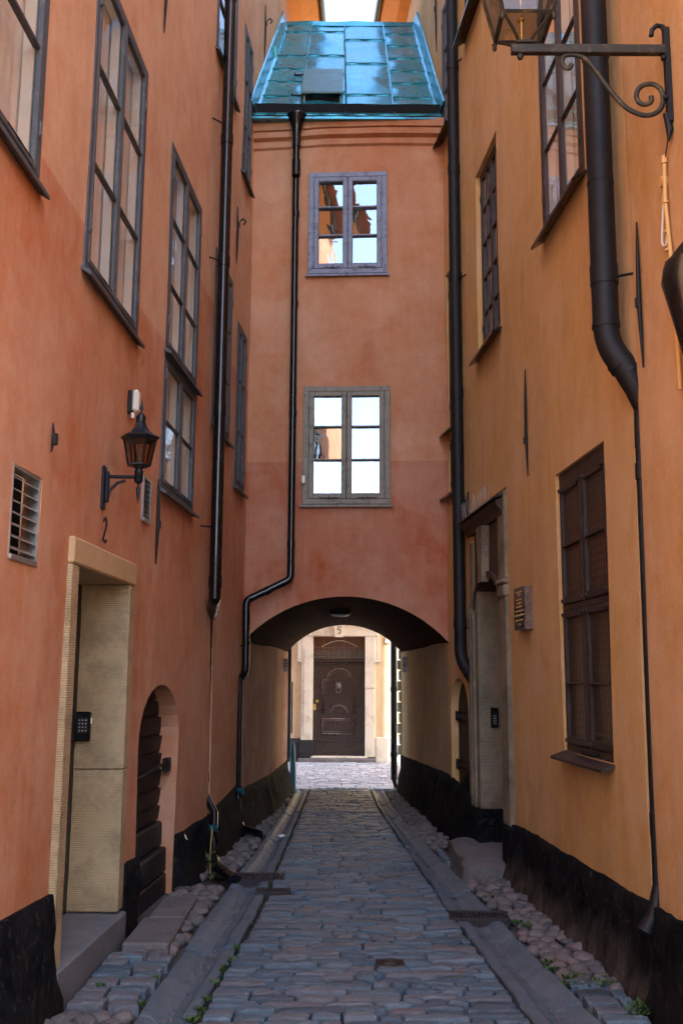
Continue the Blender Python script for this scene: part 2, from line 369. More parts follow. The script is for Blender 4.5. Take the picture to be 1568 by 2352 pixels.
def brk(a, b, step, extra):
    n = max(1, round((b - a) / step)); s = [a + (b - a) * i / n for i in range(n + 1)]
    ex = [e for e in extra if a - 1e-6 < e < b + 1e-6]
    s = [v for v in s if all(abs(v - e) > step * .3 for e in ex)] + ex
    s = sorted(set(round(v, 5) for v in s + [a, b]))
    return s
def side_wall(side, y0, y1, z0, z1, ops, mat, parent, step=.35):
    ys = brk(y0, y1, step, [o[k] for o in ops for k in ('y0', 'y1')])
    zs = brk(z0, z1, step, [o[k] for o in ops for k in ('z0', 'z1')])
    m = MB(); idx = {}
    def vid(y, z):
        k = (round(y, 5), round(z, 5))
        if k not in idx: idx[k] = len(m.v); m.v.append(WP(side, y, z))
        return idx[k]
    for ya, yb in zip(ys, ys[1:]):
        for za, zb in zip(zs, zs[1:]):
            yc, zc = (ya + yb) / 2, (za + zb) / 2
            if any(o['y0'] < yc < o['y1'] and o['z0'] < zc < o['z1'] for o in ops): continue
            q = (vid(ya, za), vid(yb, za), vid(yb, zb), vid(ya, zb))
            m.f.append(q if side == 'L' else q[::-1]); m.sm.append(True)
    for o in ops:
        d = o.get('d', 0)
        if not d: continue
        yy = [y for y in ys if o['y0'] - 1e-4 <= y <= o['y1'] + 1e-4]; zz = [z for z in zs if o['z0'] - 1e-4 <= z <= o['z1'] + 1e-4]
        lim = o.get('spring', o['z1'])
        zv = [z for z in zz if z < lim - 1e-3] + [lim]
        for y in (o['y0'], o['y1']):
            for a, b in zip(zv, zv[1:]):
                m.add([WP(side, y, a), WP(side, y, b), WP(side, y, b, -d), WP(side, y, a, -d)], [(0, 1, 2, 3)])
        if 'spring' not in o:
            for a, b in zip(yy, yy[1:]):
                m.add([WP(side, a, o['z1']), WP(side, b, o['z1']), WP(side, b, o['z1'], -d), WP(side, a, o['z1'], -d)], [(0, 1, 2, 3)])
        else:
            N = 14; c = (o['y0'] + o['y1']) / 2; hw = (o['y1'] - o['y0']) / 2; rise = o['z1'] - .004 - lim
            pts = [(c - hw * cos(pi * k / N), lim + rise * sin(pi * k / N)) for k in range(N + 1)]
            for (a, za), (b, zb) in zip(pts, pts[1:]):
                m.add([WP(side, a, za), WP(side, b, zb), WP(side, b, o['z1']), WP(side, a, o['z1'])], [(0, 1, 2, 3)], True)
                m.add([WP(side, a, za), WP(side, b, zb), WP(side, b, zb, -d), WP(side, a, za, -d)], [(0, 1, 2, 3)], True)
        if o['z0'] > z0 + .01:
            for a, b in zip(yy, yy[1:]):
                m.add([WP(side, a, o['z0']), WP(side, b, o['z0']), WP(side, b, o['z0'], -d), WP(side, a, o['z0'], -d)], [(0, 1, 2, 3)])
    return m.build('wall', mat, parent, recalc=False)

def plinth_strip(side, y0, y1, top, mat, parent, bot_off=.11, top_off=.03, cap0=True, cap1=True, step=.07):
    """rough tarred footing with a battered, knobbly face"""
    n = max(2, round((y1 - y0) / step)); k = 7; m = MB(); vs = []; fs = []
    ty = (lambda y: top[0][1] if len(top) == 1 else interp(top, y))
    for i in range(n + 1):
        y = y0 + (y1 - y0) * i / n; zt = ty(y) + .014 * noise.noise(Vector((y * 3, 0, 3))) + .008 * noise.noise(Vector((y * 14, 2, 3)))
        row = [WP(side, y, zt, -.02)]
        for j in range(k + 1):
            f = j / k; z = zt * (1 - f) - .06 * f
            o = top_off + (bot_off - top_off) * f ** 1.4 + (.034 * noise.noise(Vector((y * 3.5, z * 4, 2))) + .014 * noise.noise(Vector((y * 13, z * 13, 5)))) * min(1, f * 4 + .25)
            row.append(WP(side, y, z, max(o, .006)))
        vs += row
    w = k + 2
    for i in range(n):
        for j in range(w - 1): fs.append((i * w + j, (i + 1) * w + j, (i + 1) * w + j + 1, i * w + j + 1))
    m.add(vs, fs, True)
    for e, c in ((0, cap0), (n, cap1)):
        if c:
            row = vs[e * w:(e + 1) * w]; back = [WP(side, row[0][1], p[2], -.2) for p in row]
            m.add(row + back, [(j, j + 1, w + j + 1, w + j) for j in range(w - 1)])
    return m.build('plinth', mat, parent)

# ---------------------------------------------------------------- windows
def window(parent, F, w, h, cols, rows, paint, glass=GLASS, leaves=2, fr=.04, cf=.036, bar=.018, prow=None, inner=True, sill=None,
           sillmat=None, hinges=True, back=CURT, depth=.45, proud=.002, curtain=True, latch=True, label=None, lining=WHITEP):
    """local frame: u along the wall, n out of it, z up; rows = inner bar heights (fractions)"""
    m = MB(F)
    for (a, b, c, d) in ((-.014, w + .014, -.008, fr), (-.014, w + .014, h - fr, h + .010), (-.014, fr, fr, h - fr), (w - fr, w + .014, fr, h - fr)):
        m.rbox(a, b, -.07, proud + .008, c, d, .004)
    win = m.build('window', paint, parent, label=label)
    lw = (w - 2 * fr) / leaves
    for L in range(leaves):
        u0 = fr + L * lw + .003; u1 = fr + (L + 1) * lw - .003; z0, z1 = fr + .003, h - fr - .003; po = proud + .012
        m = MB(F)
        m.rbox(u0, u0 + cf, -.018, po, z0, z1); m.rbox(u1 - cf, u1, -.018, po, z0, z1)
        m.rbox(u0 + cf, u1 - cf, -.018, po - .001, z0, z0 + cf * 1.15); m.rbox(u0 + cf, u1 - cf, -.018, po - .001, z1 - cf, z1)
        m.build('casement', paint, win)
        gu = [u0 + cf + (u1 - u0 - 2 * cf) * k / cols for k in range(cols + 1)]
        gz = [z0 + cf * 1.15] + [z0 + (z1 - z0) * r for r in rows] + [z1 - cf]
        for k in gu[1:-1]: MB(F).rbox(k - bar / 2, k + bar / 2, -.025, po - .003, gz[0], gz[-1], .004).build('glazing_bar', paint, win)
        for k in gz[1:-1]: MB(F).rbox(gu[0], gu[-1], -.026, po - .004, k - bar / 2, k + bar / 2, .004).build('glazing_bar', paint, win)
        for a, b in zip(gu, gu[1:]):
            for c, d in zip(gz, gz[1:]):
                t1, t2 = random.uniform(-.0035, .0035), random.uniform(-.0035, .0035)
                MB(F).add([(a, -.006 - t1 - t2, c), (b, -.006 + t1 - t2, c), (b, -.006 + t1 + t2, d), (a, -.006 - t1 + t2, d)],
                          [(0, 1, 2, 3)]).build('pane', glass, win, recalc=False)
        if hinges:
            for hz in (.14, .86):
                uu = (u0 - .004) if L == 0 else (u1 + .004)
                MB(F).tube([(uu, po + .004, h * hz - .035), (uu, po + .004, h * hz + .035)], .008, 8).rbox(uu - .014, uu + .014, po - .008, po + .002, h * hz - .05, h * hz + .05, .002).build('hinge', paint, win)
        if latch and L < 2:
            a, b = u0 + (u1 - u0) * .3, u0 + (u1 - u0) * .8
            MB(F).tube([(a, po + .012, z0 + .012), ((a + b) / 2, po + .018, z0 + .004), (b, po + .012, z0 + .012)], .0035, 6).tube([((a + b) / 2, po, z0 + .03), ((a + b) / 2, po + .02, z0)], .005, 6).build('latch_hook', IRON, win)
    if inner:
        m = MB(F)
        a, b = .0, w; d = depth
        m.add([(a, -.075, 0), (a, -d, 0), (a, -d, h), (a, -.075, h), (b, -.075, 0), (b, -d, 0), (b, -d, h), (b, -.075, h)],
              [(0, 1, 2, 3), (4, 7, 6, 5), (0, 4, 5, 1), (3, 2, 6, 7)])
        m.build('lining', lining, win)
        m = MB(F)
        for L in range(leaves):
            u0, u1 = fr + L * lw, fr + (L + 1) * lw
            for (p, q, r, t) in ((u0, u0 + .035, 0, h), (u1 - .05, u1, 0, h)): m.box(p, q, -.075, -.019, r, t)
            m.box(u0 + .035, u1 - .035, -.075, -.019, 0, .05); m.box(u0 + .035, u1 - .035, -.075, -.019, h - .05, h)
        m.build('inner_sash', lining, win)
        if curtain:
            m = MB(F); vs = []; n = 36
            for i in range(n + 1):
                u = w * i / n; q = -.088 + .006 * sin(i * 2.1) + .004 * sin(i * .9 + 1); vs += [(u, q, 0), (u, q, h)]
            m.add(vs, [(2 * i, 2 * i + 2, 2 * i + 3, 2 * i + 1) for i in range(n)], True); m.build('curtain', back, win, recalc=False)
        else:
            MB(F).add([(a, -d, 0), (b, -d, 0), (b, -d, h), (a, -d, h)], [(0, 1, 2, 3)]).build('room_wall', back, win, recalc=False)
    if sill:
        so, drop = sill
        e = .04
        MB(F).prism([(-e, -.02, .012), (-e, so, -drop), (-e, so, -drop - .022), (-e, so - .006, -drop - .022), (-e, -.02, -.012)], (w + 2 * e, 0, 0)).build('sill', sillmat or paint, win)
    return win
def side_window(parent, side, y0, y1, z0, z1, cols, rows, paint, off=0.0, **k):
    F, w = wall_frame(side, y0, y1, z0, off)
    return window(parent, F, w, z1 - z0, cols, rows, paint, **k)

# ================================================================= LEFT BUILDING
LB = thing('orange_house', (-3, 5, 0), 'long orange rendered house along the left side of the alley, upper part faded paler', 'house')
LW = [dict(y0=3.2, y1=4.49, z0=3.95, z1=5.9), dict(y0=5.3, y1=6.5, z0=3.88, z1=5.86), dict(y0=7.28, y1=8.4, z0=3.0, z1=5.77),
      dict(y0=9.1, y1=9.95, z0=3.98, z1=5.72), dict(y0=10.32, y1=10.85, z0=3.62, z1=5.42), dict(y0=10.32, y1=10.85, z0=7.2, z1=9.0),
      dict(y0=8.83, y1=9.85, z0=7.68, z1=9.5), dict(y0=3.1, y1=4.4, z0=7.6, z1=9.5), dict(y0=5.3, y1=6.5, z0=7.6, z1=9.5)]
side_wall('L', -.5, 15, -.1, 12, LW + [
    dict(y0=5.30, y1=6.62, z0=-.1, z1=2.34, d=.33), dict(y0=6.97, y1=8.15, z0=-.1, z1=1.555, spring=1.12, d=.175),
    dict(y0=4.41, y1=4.79, z0=2.13, z1=2.56, d=.09), dict(y0=6.85, y1=7.06, z0=2.69, z1=3.0, d=.07),
    dict(y0=9.38, y1=9.47, z0=.2, z1=2.32, d=.09)], LEFTC, LB)
for i, o in enumerate(LW):
    rows = [.34, .67] if i != 2 else None
    if i == 2: continue
    side_window(LB, 'L', o['y0'], o['y1'], o['z0'], o['z1'], 1, rows, GREYBLUE, sill=(.055, .035), curtain=(i < 4))
w3 = side_window(LB, 'L', 7.28, 8.4, 4.08, 5.77, 1, [.32, .66], GREYBLUE, sill=(.06, .03))
w3b = side_window(LB, 'L', 7.28, 8.4, 3.0, 4.04, 1, [.52], GREYBLUE, sill=(.06, .03))
top = [(-6, .55), (4.6, .548), (5.3, .52), (6.7, .415), (8.35, .376), (9.5, .373), (11.0, .5), (11.05, .42), (15, .42)]
plinth_strip('L', -.5, 5.28, top, PLINTH, LB, cap0=False)
plinth_strip('L', 6.64, 6.96, top, PLINTH, LB, bot_off=.05)
plinth_strip('L', 8.155, 15, top, PLINTH, LB, bot_off=.15, cap1=False)
# door surround
F, w = wall_frame('L', 5.28, 6.64, 0)
m = MB(F); m.rbox(0, .13, -.34, .028, .10, 2.2, .008); m.build('door_jamb', SAND, LB)
m = MB(F); m.rbox(w - .13, w, -.34, .028, .16, 1.02, .008); m.build('door_jamb', SAND, LB)
m = MB(F); m.rbox(w - .13, w, -.34, .028, 1.024, 2.2, .008); m.build('door_jamb', SAND, LB)
m = MB(F); m.rbox(0, w, -.34, .034, 2.204, 2.35, .01); m.build('door_lintel', LINTEL, LB)
m = MB(F); m.rbox(-.01, w - .02, -.34, .06, -.08, .15, .012); m.build('threshold', SILLSTONE, LB)
m = MB(F); m.rbox(.13, w - .13, -.345, -.29, .15, 2.2, .005)
dr = m.build('door', WOODD, LB)
for a in (.2, .68): MB(F).rbox(.13 + a, .13 + a + .38, -.29, -.275, .35, 1.0, .006).rbox(.13 + a, .13 + a + .38, -.29, -.275, 1.15, 2.05, .006).build('door_panel', WOODD, dr)
for z in (.96, 1.08, 1.36): MB(F).tube([(.22, -.29, z), (.22, -.22, z), (.22, -.2, z + .05)], .011, 8).build('door_handle', BRASS, dr)
MB(F).tube([(.22, -.215, 1.05), (.22, -.215, 1.35)], .012, 8).build('pull_bar', BRASS, dr)
# basement hatch: planks, bar and blocks
F, w = wall_frame('L', 6.97, 8.15, 0)
z = .50
k = 0
def hw(z):
    return .59 if z < 1.12 else .59 * sqrt(max(0, 1 - ((z - 1.12) / .44) ** 2))
while z < 1.5:
    h = .135 + .012 * ((k * 7) % 3 - 1); zt = min(z + h - .005, 1.52)
    a = hw(z); b = hw(zt); c = w / 2; rr = random.uniform(-.01, .01)
    MB(F).prism([(c - a, -.15 + rr, z), (c + a, -.15 + rr, z), (c + b, -.14 + rr, zt), (c - b, -.14 + rr, zt)], (0, -.05, 0)).prism(
        [(c - a, -.135 + rr, z + .003), (c + a, -.135 + rr, z + .003), (c + b, -.12 + rr, zt - .012), (c - b, -.12 + rr, zt - .012)], (0, -.02, 0)).build('shutter_plank', PLANK, LB)
    z += h; k += 1
MB(F).add([(0, -.172, 0), (w, -.172, 0), (w, -.172, 1.56), (0, -.172, 1.56)], [(0, 1, 2, 3)]).build('hatch_back', BLACKD, LB, recalc=False)
for (z0, z1, dd, u0) in ((-.08, .10, -.055, -.0), (.106, .295, -.06, -.0), (.301, .487, -.10, .0)):
    m = MB(F); m.rbox(u0, w + .0, dd - .2, dd, z0, z1, .014); m.build('basement_block', BLOCKD, LB)
MB(F).tube([(.1, -.10, .88), (.5, -.09, .9), (.85, -.08, .93), (1.0, -.075, .93), (1.13, -.07, .93)], .022, 6, flat=.5).rbox(1.04, 1.16, -.085, -.04, .87, .98, .008).build('hatch_bar', IRON, LB)
# vents with louvres
for (a, b, z0, z1, n, d) in ((4.41, 4.79, 2.13, 2.56, 8, .09), (6.85, 7.06, 2.69, 3.0, 8, .07)):
    F, w = wall_frame('L', a, b, z0); h = z1 - z0
    m = MB(F); m.rbox(0, .014, -.05, .004, 0, h, .002); m.rbox(w - .014, w, -.05, .004, 0, h, .002); m.rbox(.014, w - .014, -.05, .012, -.008, .018, .003); m.rbox(.014, w - .014, -.05, .003, h - .016, h, .002)
    v = m.build('air_vent', STEEL, LB)
    MB(F).add([(0, -d, 0), (w, -d, 0), (w, -d, h), (0, -d, h)], [(0, 1, 2, 3)]).build('vent_back', BLACKD, v, recalc=False)
    for i in range(n - 1):
        zz = .03 + (h - .05) * i / (n - 1)
        MB(F).prism([(.014, 0, zz + .012), (.014, -.004, zz + .018), (.014, -.045, zz + .042), (.014, -.041, zz + .036)], (w - .028, 0, 0)).build('louvre', LOUV, v)
# slot behind the downpipe
F, w = wall_frame('L', 9.38, 9.47, .2)
MB(F).add([(0, -.09, 0), (w, -.09, 0), (w, -.09, 2.12), (0, -.09, 2.12)], [(0, 1, 2, 3)]).build('slot_back', BLACKD, LB, recalc=False)
# street side, roof, gable and soffit
m = MB(); m.add([(-.78, 15, -.1), (-8, 15, -.1), (-8, 15, 12), (-.78, 15, 12)], [(0, 1, 2, 3)]); m.add([(-1.62, -.5, -.1), (-8, -.5, -.1), (-8, -.5, 12), (-1.62, -.5, 12)], [(0, 1, 2, 3)]); m.build('end_wall', LEFTC, LB, recalc=False)
m = MB(); m.prism([(-.85, -.6, 12.12), (-5, -.6, 14.2), (-9, -.6, 12.12)], (0, 16.0, 0)); m.build('roof', TILE, LB)
ys = [-.6 + 16.0 * i / 30 for i in range(31)]
m = MB(); vs = []
for y in ys: x = sm(XLK, min(y, 15)); vs += [(x - .05, y, 11.72), (x + .16, y, 11.78), (x + .40, y, 11.98), (x + .44, y, 12.1), (x - .05, y, 12.12)]
m.add(vs, [(i * 5 + j, i * 5 + (j + 1) % 5, i * 5 + 5 + (j + 1) % 5, i * 5 + 5 + j) for i in range(30) for j in range(5)] + [(4, 3, 2, 1, 0), (150, 151, 152, 153, 154)]); m.build('soffit', WOODS, LB)
MB().tube([(sm(XLK, min(y, 15)) + .46, y, 12.06) for y in ys], .055, 8).build('eaves_gutter', BLACKP, LB)

# ================================================================= RIGHT BUILDINGS
RB = thing('ochre_house', (3, 10, 0), 'long ochre rendered house along the right side with stone portal and barred window', 'house')
RW = [dict(y0=6.14, y1=7.13, z0=4.93, z1=7.0), dict(y0=8.67, y1=9.57, z0=4.80, z1=6.72, d=.07), dict(y0=10.4, y1=10.9, z0=4.38, z1=6.2, d=.05),
      dict(y0=10.4, y1=10.9, z0=7.9, z1=9.6), dict(y0=10.4, y1=10.9, z0=3.66, z1=4.25, d=.05), dict(y0=9.1, y1=9.85, z0=8.5, z1=10.2), dict(y0=5.98, y1=7.05, z0=1.12, z1=3.06, d=.07)]
side_wall('R', 5.335, 15, -.1, 12, RW + [dict(y0=8.53, y1=9.97, z0=-.1, z1=3.27, d=.35), dict(y0=10.2, y1=10.92, z0=.4, z1=1.62, spring=1.26, d=.10),
    dict(y0=5.345, y1=5.45, z0=.3, z1=3.36, d=.1), dict(y0=10.02, y1=10.08, z0=.4, z1=1.66, d=.06)], RIGHTC, RB)
F, w = wall_frame('R', 10.02, 10.08, .4)
MB(F).add([(0, -.055, 0), (w, -.055, 0), (w, -.055, 1.26), (0, -.055, 1.26)], [(0, 1, 2, 3)]).build('slot_back', BLACKD, RB, recalc=False)
F, w = wall_frame('R', 5.345, 5.45, .3)
MB(F).add([(0, -.1, 0), (w, -.1, 0), (w, -.1, 3.06), (0, -.1, 3.06)], [(0, 1, 2, 3)]).build('slot_back', RIGHTC, RB, recalc=False)
side_window(RB, 'R', 6.14, 7.13, 4.93, 7.0, 1, [.31, .59, .87], BROWNP, sill=(.1, .07), sillmat=BLACKP)
side_window(RB, 'R', 8.67, 9.57, 4.80, 6.72, 2, [.2, .4, .6, .8], BROWNP, off=-.06, sill=(.15, .08), sillmat=BLACKP, bar=.022, back=ROOMD, lining=BROWNP)
side_window(RB, 'R', 10.4, 10.9, 4.38, 6.2, 2, [.25, .5, .75], BROWNP, off=-.04, sill=(.13, .08), sillmat=BLACKP, back=ROOMD, lining=BROWNP)
side_window(RB, 'R', 10.4, 10.9, 3.66, 4.25, 2, [.5], BROWNP, off=-.04, sill=(.13, .08), sillmat=BLACKP, back=ROOMD, lining=BROWNP)
side_window(RB, 'R', 10.4, 10.9, 7.9, 9.6, 1, [.33, .66], GREYBLUE, sill=(.13, .08), sillmat=BLACKP)
side_window(RB, 'R', 9.1, 9.85, 8.5, 10.2, 2, [.33, .66], BROWNP, sill=(.15, .09), sillmat=BLACKP, back=ROOMD)
# metal-framed store window with ribbed glass
F, w = wall_frame('R', 5.98, 7.05, 1.12, -.035); H = 1.94
m = MB(F)
for (a, b, c, d) in ((0, w, 0, .05), (0, w, H - .10, H), (0, .04, .05, H - .1), (w - .04, w, .05, H - .1), (.04, w - .04, .955, 1.0), (w / 2 - .02, w / 2 + .02, .05, .955), (w / 2 - .02, w / 2 + .02, 1.0, H - .1)): m.rbox(a, b, -.05, .01, c, d, .004)
gw = m.build('window', BROWNP, RB, label='dark brown metal framed window with ribbed glass')
for (u0, u1) in ((.043, w / 2 - .023), (w / 2 + .023, w - .043)):
    for (z0, z1, bz) in ((.053, .952, .46), (1.003, H - .103, 1.41)):
        m = MB(F)
        m.rbox(u0, u0 + .035, -.02, .022, z0, z1, .004); m.rbox(u1 - .035, u1, -.02, .022, z0, z1, .004)
        m.rbox(u0 + .035, u1 - .035, -.02, .021, z0, z0 + .05, .004); m.rbox(u0 + .035, u1 - .035, -.02, .021, z1 - .045, z1, .004)
        m.build('casement', BROWNP, gw)
        MB(F).rbox(u0 + .035, u1 - .035, -.015, .026, bz - .009, bz + .009, .004).build('glazing_bar', BROWNP, gw)
        for (c, d) in ((z0 + .05, bz - .009), (bz + .009, z1 - .045)):
            MB(F).box(u0 + .035, u1 - .035, -.008, .0, c, d).build('pane', RIBG, gw)
        for (a, b) in ((u0 - .004, u0 + .05), (u1 - .05, u1 + .004)):
            MB(F).rbox(a, b, .02, .034, z1 - .035, z1 - .01, .003).build('corner_strap', BROWNP, gw); MB(F).rbox(a, b, .02, .034, z0 + .012, z0 + .036, .003).build('corner_strap', BROWNP, gw)
MB(F).prism([(-.02, .0, .012), (-.02, .125, -.035), (-.02, .125, -.052), (-.02, .0, -.012)], (w + .04, 0, 0)).build('sill', BROWNP, gw)
MB(F).tube([(.25, .05, .03), (.3, .075, .02), (.5, .08, .02), (.56, .05, .035)], .007, 6).build('latch_hook', IRON, gw)
rtop = [(5, .46), (5.5, .454), (8.6, .43), (9.9, .43), (11.1, .6), (15, .5)]
plinth_strip('R', 5.33, 8.52, rtop, PLINTHR, RB, bot_off=.12, cap0=False)
plinth_strip('R', 9.98, 15, rtop, PLINTH, RB, bot_off=.10, cap1=False)
# stone portal
F, w = wall_frame('R', 8.53, 9.97, 0)       # u grows away from the camera
def ps(u0, u1, n0, n1, z0, z1, name, mat, b=.008, **k): return MB(F).rbox(u0, u1, n0, n1, z0, z1, b).build(name, mat, RB, **k)
ps(0, .24, -.34, .035, .40, 2.30, 'portal_pilaster', SANDG); ps(-.02, .25, -.34, .05, -.08, .395, 'pilaster_base', PLINTH, .02)
ps(-.01, .245, -.34, .05, 2.304, 2.42, 'pilaster_capital', SANDG, .02); ps(-.012, .25, -.34, .062, 2.423, 2.46, 'pilaster_capital', SANDG, .01); ps(0, .24, -.34, .035, 2.463, 3.24, 'portal_pilaster', SANDG)
ps(w - .29, w - .17, -.34, .02, .40, 2.45, 'portal_jamb', SANDG); ps(w - .167, w, -.34, .045, .40, 2.35, 'portal_pilaster', SANDG)
ps(w - .12, w - .05, .046, .06, .42, 2.3, 'pilaster_moulding', SANDG, .01)
ps(w - .30, w + .02, -.34, .055, -.08, .395, 'pilaster_base', PLINTH, .02); ps(w - .17, w, -.34, .03, 2.354, 2.95, 'portal_pilaster', SANDG)
# arched lintel between the pilasters
u0, u1 = .243, w - .172; c = (u0 + u1) / 2; N = 14
pts = [(u0 + (u1 - u0) * k / N, 2.28 + .27 * sqrt(max(0, 1 - ((u0 + (u1 - u0) * k / N - c) / ((u1 - u0) / 2)) ** 2))) for k in range(N + 1)]
MB(F).prism([(a, .012, z) for a, z in pts] + [(u1, .012, 3.02), (u0, .012, 3.02)], (0, -.34, 0)).build('portal_lintel', SANDB, RB)
ar = [(a, .012, z) for a, z in pts] + [(a, .012, z + .05) for a, z in reversed(pts)]
MB(F).prism(ar, (0, .03, 0)).build('arch_moulding', SANDB, RB)
MB(F).prism([(c - .07, .013, 2.5), (c + .07, .013, 2.5), (c + .12, .013, 3.02), (c - .12, .013, 3.02)], (0, .07, 0)).build('keystone', SANDG, RB)
MB(F).prism([(.06, -.1, 3.03), (.06, .035, 3.03), (.06, .045, 3.07), (.06, .08, 3.11), (.06, .095, 3.16), (.06, -.1, 3.22)], (w + .02, 0, 0)).build('portal_cornice', SANDB, RB)
MB(F).prism([(.03, -.02, 3.235), (.03, .13, 3.165), (.03, .13, 3.155), (.03, -.02, 3.222)], (w + .09, 0, 0)).build('cornice_flashing', IRON, RB)
MB(F).rbox(.243, w - .292, -.36, -.27, .02, 2.6, .01).build('door', SANDB, RB)
MB(F).box(0, w, -.36, -.35, -.05, 3.26).build('portal_back', BLACKD, RB)
MB(F).lathe([(.0, 1.72), (.05, 1.73), (.075, 1.78), (.06, 1.84), (.08, 1.88), (.05, 1.93), (0, 1.94)], (w / 2 - .2, -.24), 14).build('door_carving', SANDB, RB)
MB(F).tube([(w / 2 - .25, -.27, 1.05), (w / 2 - .25, -.2, 1.05)], .025, 10).build('door_knob', IRON, RB)
MB(F).rbox(.243, w - .292, -.34, .02, -.08, .10, .01).build('threshold', STEP, RB)
sp = thing('bird_spikes', WP('R', 9.4, 3.22, .1), 'row of thin steel bird spikes standing on the stone portal cornice', 'bird spikes')
m = MB(F)
for k in range(34):
    u = .28 + k * (w - .26) / 34
    m.tube([(u, .10, 3.19), (u + random.uniform(-.01, .01), .09 + random.uniform(-.03, .05), 3.33 + random.uniform(-.015, .02))], .0013, 4)
m.build('spike', STEEL, sp)['kind'] = 'stuff'
MB(F).box(.27, w, .085, .105, 3.19, 3.196).build('spike_strip', STEEL, sp)
# far niche with iron door
F, w = wall_frame('R', 10.2, 10.92, 0)
idr = MB(F).rbox(0, w, -.15, -.085, .3, 1.62, .006).build('door', IRON, RB, label='black riveted iron hatch door in the arched niche')
for z in (.72, 1.22): MB(F).rbox(.04, w, -.085, -.06, z - .03, z + .03, .004).tube([(w - .06, -.06, z - .05), (w - .06, -.06, z + .05)], .022, 8).build('strap_hinge', IRON, idr)
MB(F).rbox(.1, .22, -.085, -.03, .68, .82, .01).tube([(.16, -.04, .68), (.16, -.02, .58), (.2, -.02, .58), (.2, -.04, .68)], .01, 6).build('padlock', IRON, idr)
# ends, roof, soffit
m = MB(); m.add([(.89, 15, -.1), (7.2, 15, -.1), (7.2, 15, 12), (.89, 15, 12)], [(3, 2, 1, 0)]); m.add([(7.2, 15, -.1), (7.2, 5.05, -.1), (7.2, 5.05, 12), (7.2, 15, 12)], [(0, 1, 2, 3)]); m.build('end_wall', RIGHTC, RB, recalc=False)  # unseen far corner placed to let a sunlit strip onto the house opposite
m = MB(); m.prism([(.95, 5.05, 12.12), (4.4, 5.05, 19), (7.4, 5.05, 12.12)], (0, 10.35, 0)); m.build('roof', TILE, RB)  # unseen ridge raised to keep the sun off the left wall
m = MB(); vs = []
for y in ys: x = sm(XRK, min(y, 15)); vs += [(x + .05, y, 11.72), (x - .16, y, 11.78), (x - .36, y, 11.98), (x - .40, y, 12.1), (x + .05, y, 12.12)]
m.add(vs, [(i * 5 + j, i * 5 + (j + 1) % 5, i * 5 + 5 + (j + 1) % 5, i * 5 + 5 + j) for i in range(30) for j in range(5)] + [(4, 3, 2, 1, 0), (150, 151, 152, 153, 154)]); m.build('soffit', WOODS, RB)
MB().tube([(sm(XRK, min(y, 15)) - .42, y, 12.06) for y in ys], .055, 8).build('eaves_gutter', BLACKP, RB)

R2 = thing('burnt_ochre_house', (3, 0, 0), 'deeper orange rendered house at the right edge, nearest the camera', 'house')
MB().prism([(1.2, -.6, 12.12), (4.4, -.6, 13.6), (7.4, -.6, 12.12)], (0, 5.64, 0)).build('roof', TILE, R2)
side_wall('R', -.5, 5.332, -.1, 12, [], RIGHT2C, R2)
plinth_strip('R', -.5, 5.325, [(-6, .47), (5, .46)], PLINTH, R2, bot_off=.12, cap0=False)
MB().add([(1.9, -.5, -.1), (7.2, -.5, -.1), (7.2, -.5, 12), (1.9, -.5, 12), (7.2, 5.05, -.1), (7.2, 5.05, 12)], [(0, 1, 2, 3), (1, 4, 5, 2)]).build('end_wall', RIGHT2C, R2, recalc=False)

# ================================================================= BRIDGE HOUSE WITH ARCH
AB = thing('archway_house', (.03, 12, 0), 'narrow terracotta house bridging the alley over a wide segmental archway', 'house')
xl, xr = -1.16, 1.30; YF = 11.0
def fy(x, z=0): return YF - .06 * (x / 1.1) - .0 * z         # facade turns slightly
def arch_z(x, y):
    t = (y - 11) / 4.0; a = sm(XLK, y); b = sm(XRK, y) ; c = (a + b) / 2; hwid = (b - a) / 2 + .01; zs = 1.99; rise = .51 - .10 * t
    R = (hwid * hwid + rise * rise) / (2 * rise); return zs - (R - rise) + sqrt(max(0, R * R - (x - c) ** 2))
wins = [(-.396, .502, 6.27, 7.52), (-.427, .532, 3.54, 4.89)]
xs = brk(xl, xr, .16, [a for w_ in wins for a in w_[:2]]); zs = brk(2.6, 8.3, .2, [a for w_ in wins for a in w_[2:]])
m = MB(); idx = {}
def fv(x, z):
    k = (round(x, 4), round(z, 4))
    if k not in idx: idx[k] = len(m.v); m.v.append((x, fy(x) - .008 * noise.noise(Vector((x * 1.2, z * .8, 4))), z))
    return idx[k]
for a, b in zip(xs, xs[1:]):
    for c, d in zip(zs, zs[1:]):
        if any(w_[0] < (a + b) / 2 < w_[1] and w_[2] < (c + d) / 2 < w_[3] for w_ in wins): continue
        m.f.append((fv(a, c), fv(b, c), fv(b, d), fv(a, d))); m.sm.append(True)
A0, A1 = sm(XLK, 11), sm(XRK, 11)
ax = brk(A0, A1, .07, [])
for a, b in zip(ax, ax[1:]):
    m.add([(a, fy(a), arch_z(a, 11)), (b, fy(b), arch_z(b, 11)), (b, fy(b), 2.6), (a, fy(a), 2.6)], [(0, 1, 2, 3)], True)
m.build('wall', ARCHC, AB, recalc=False)
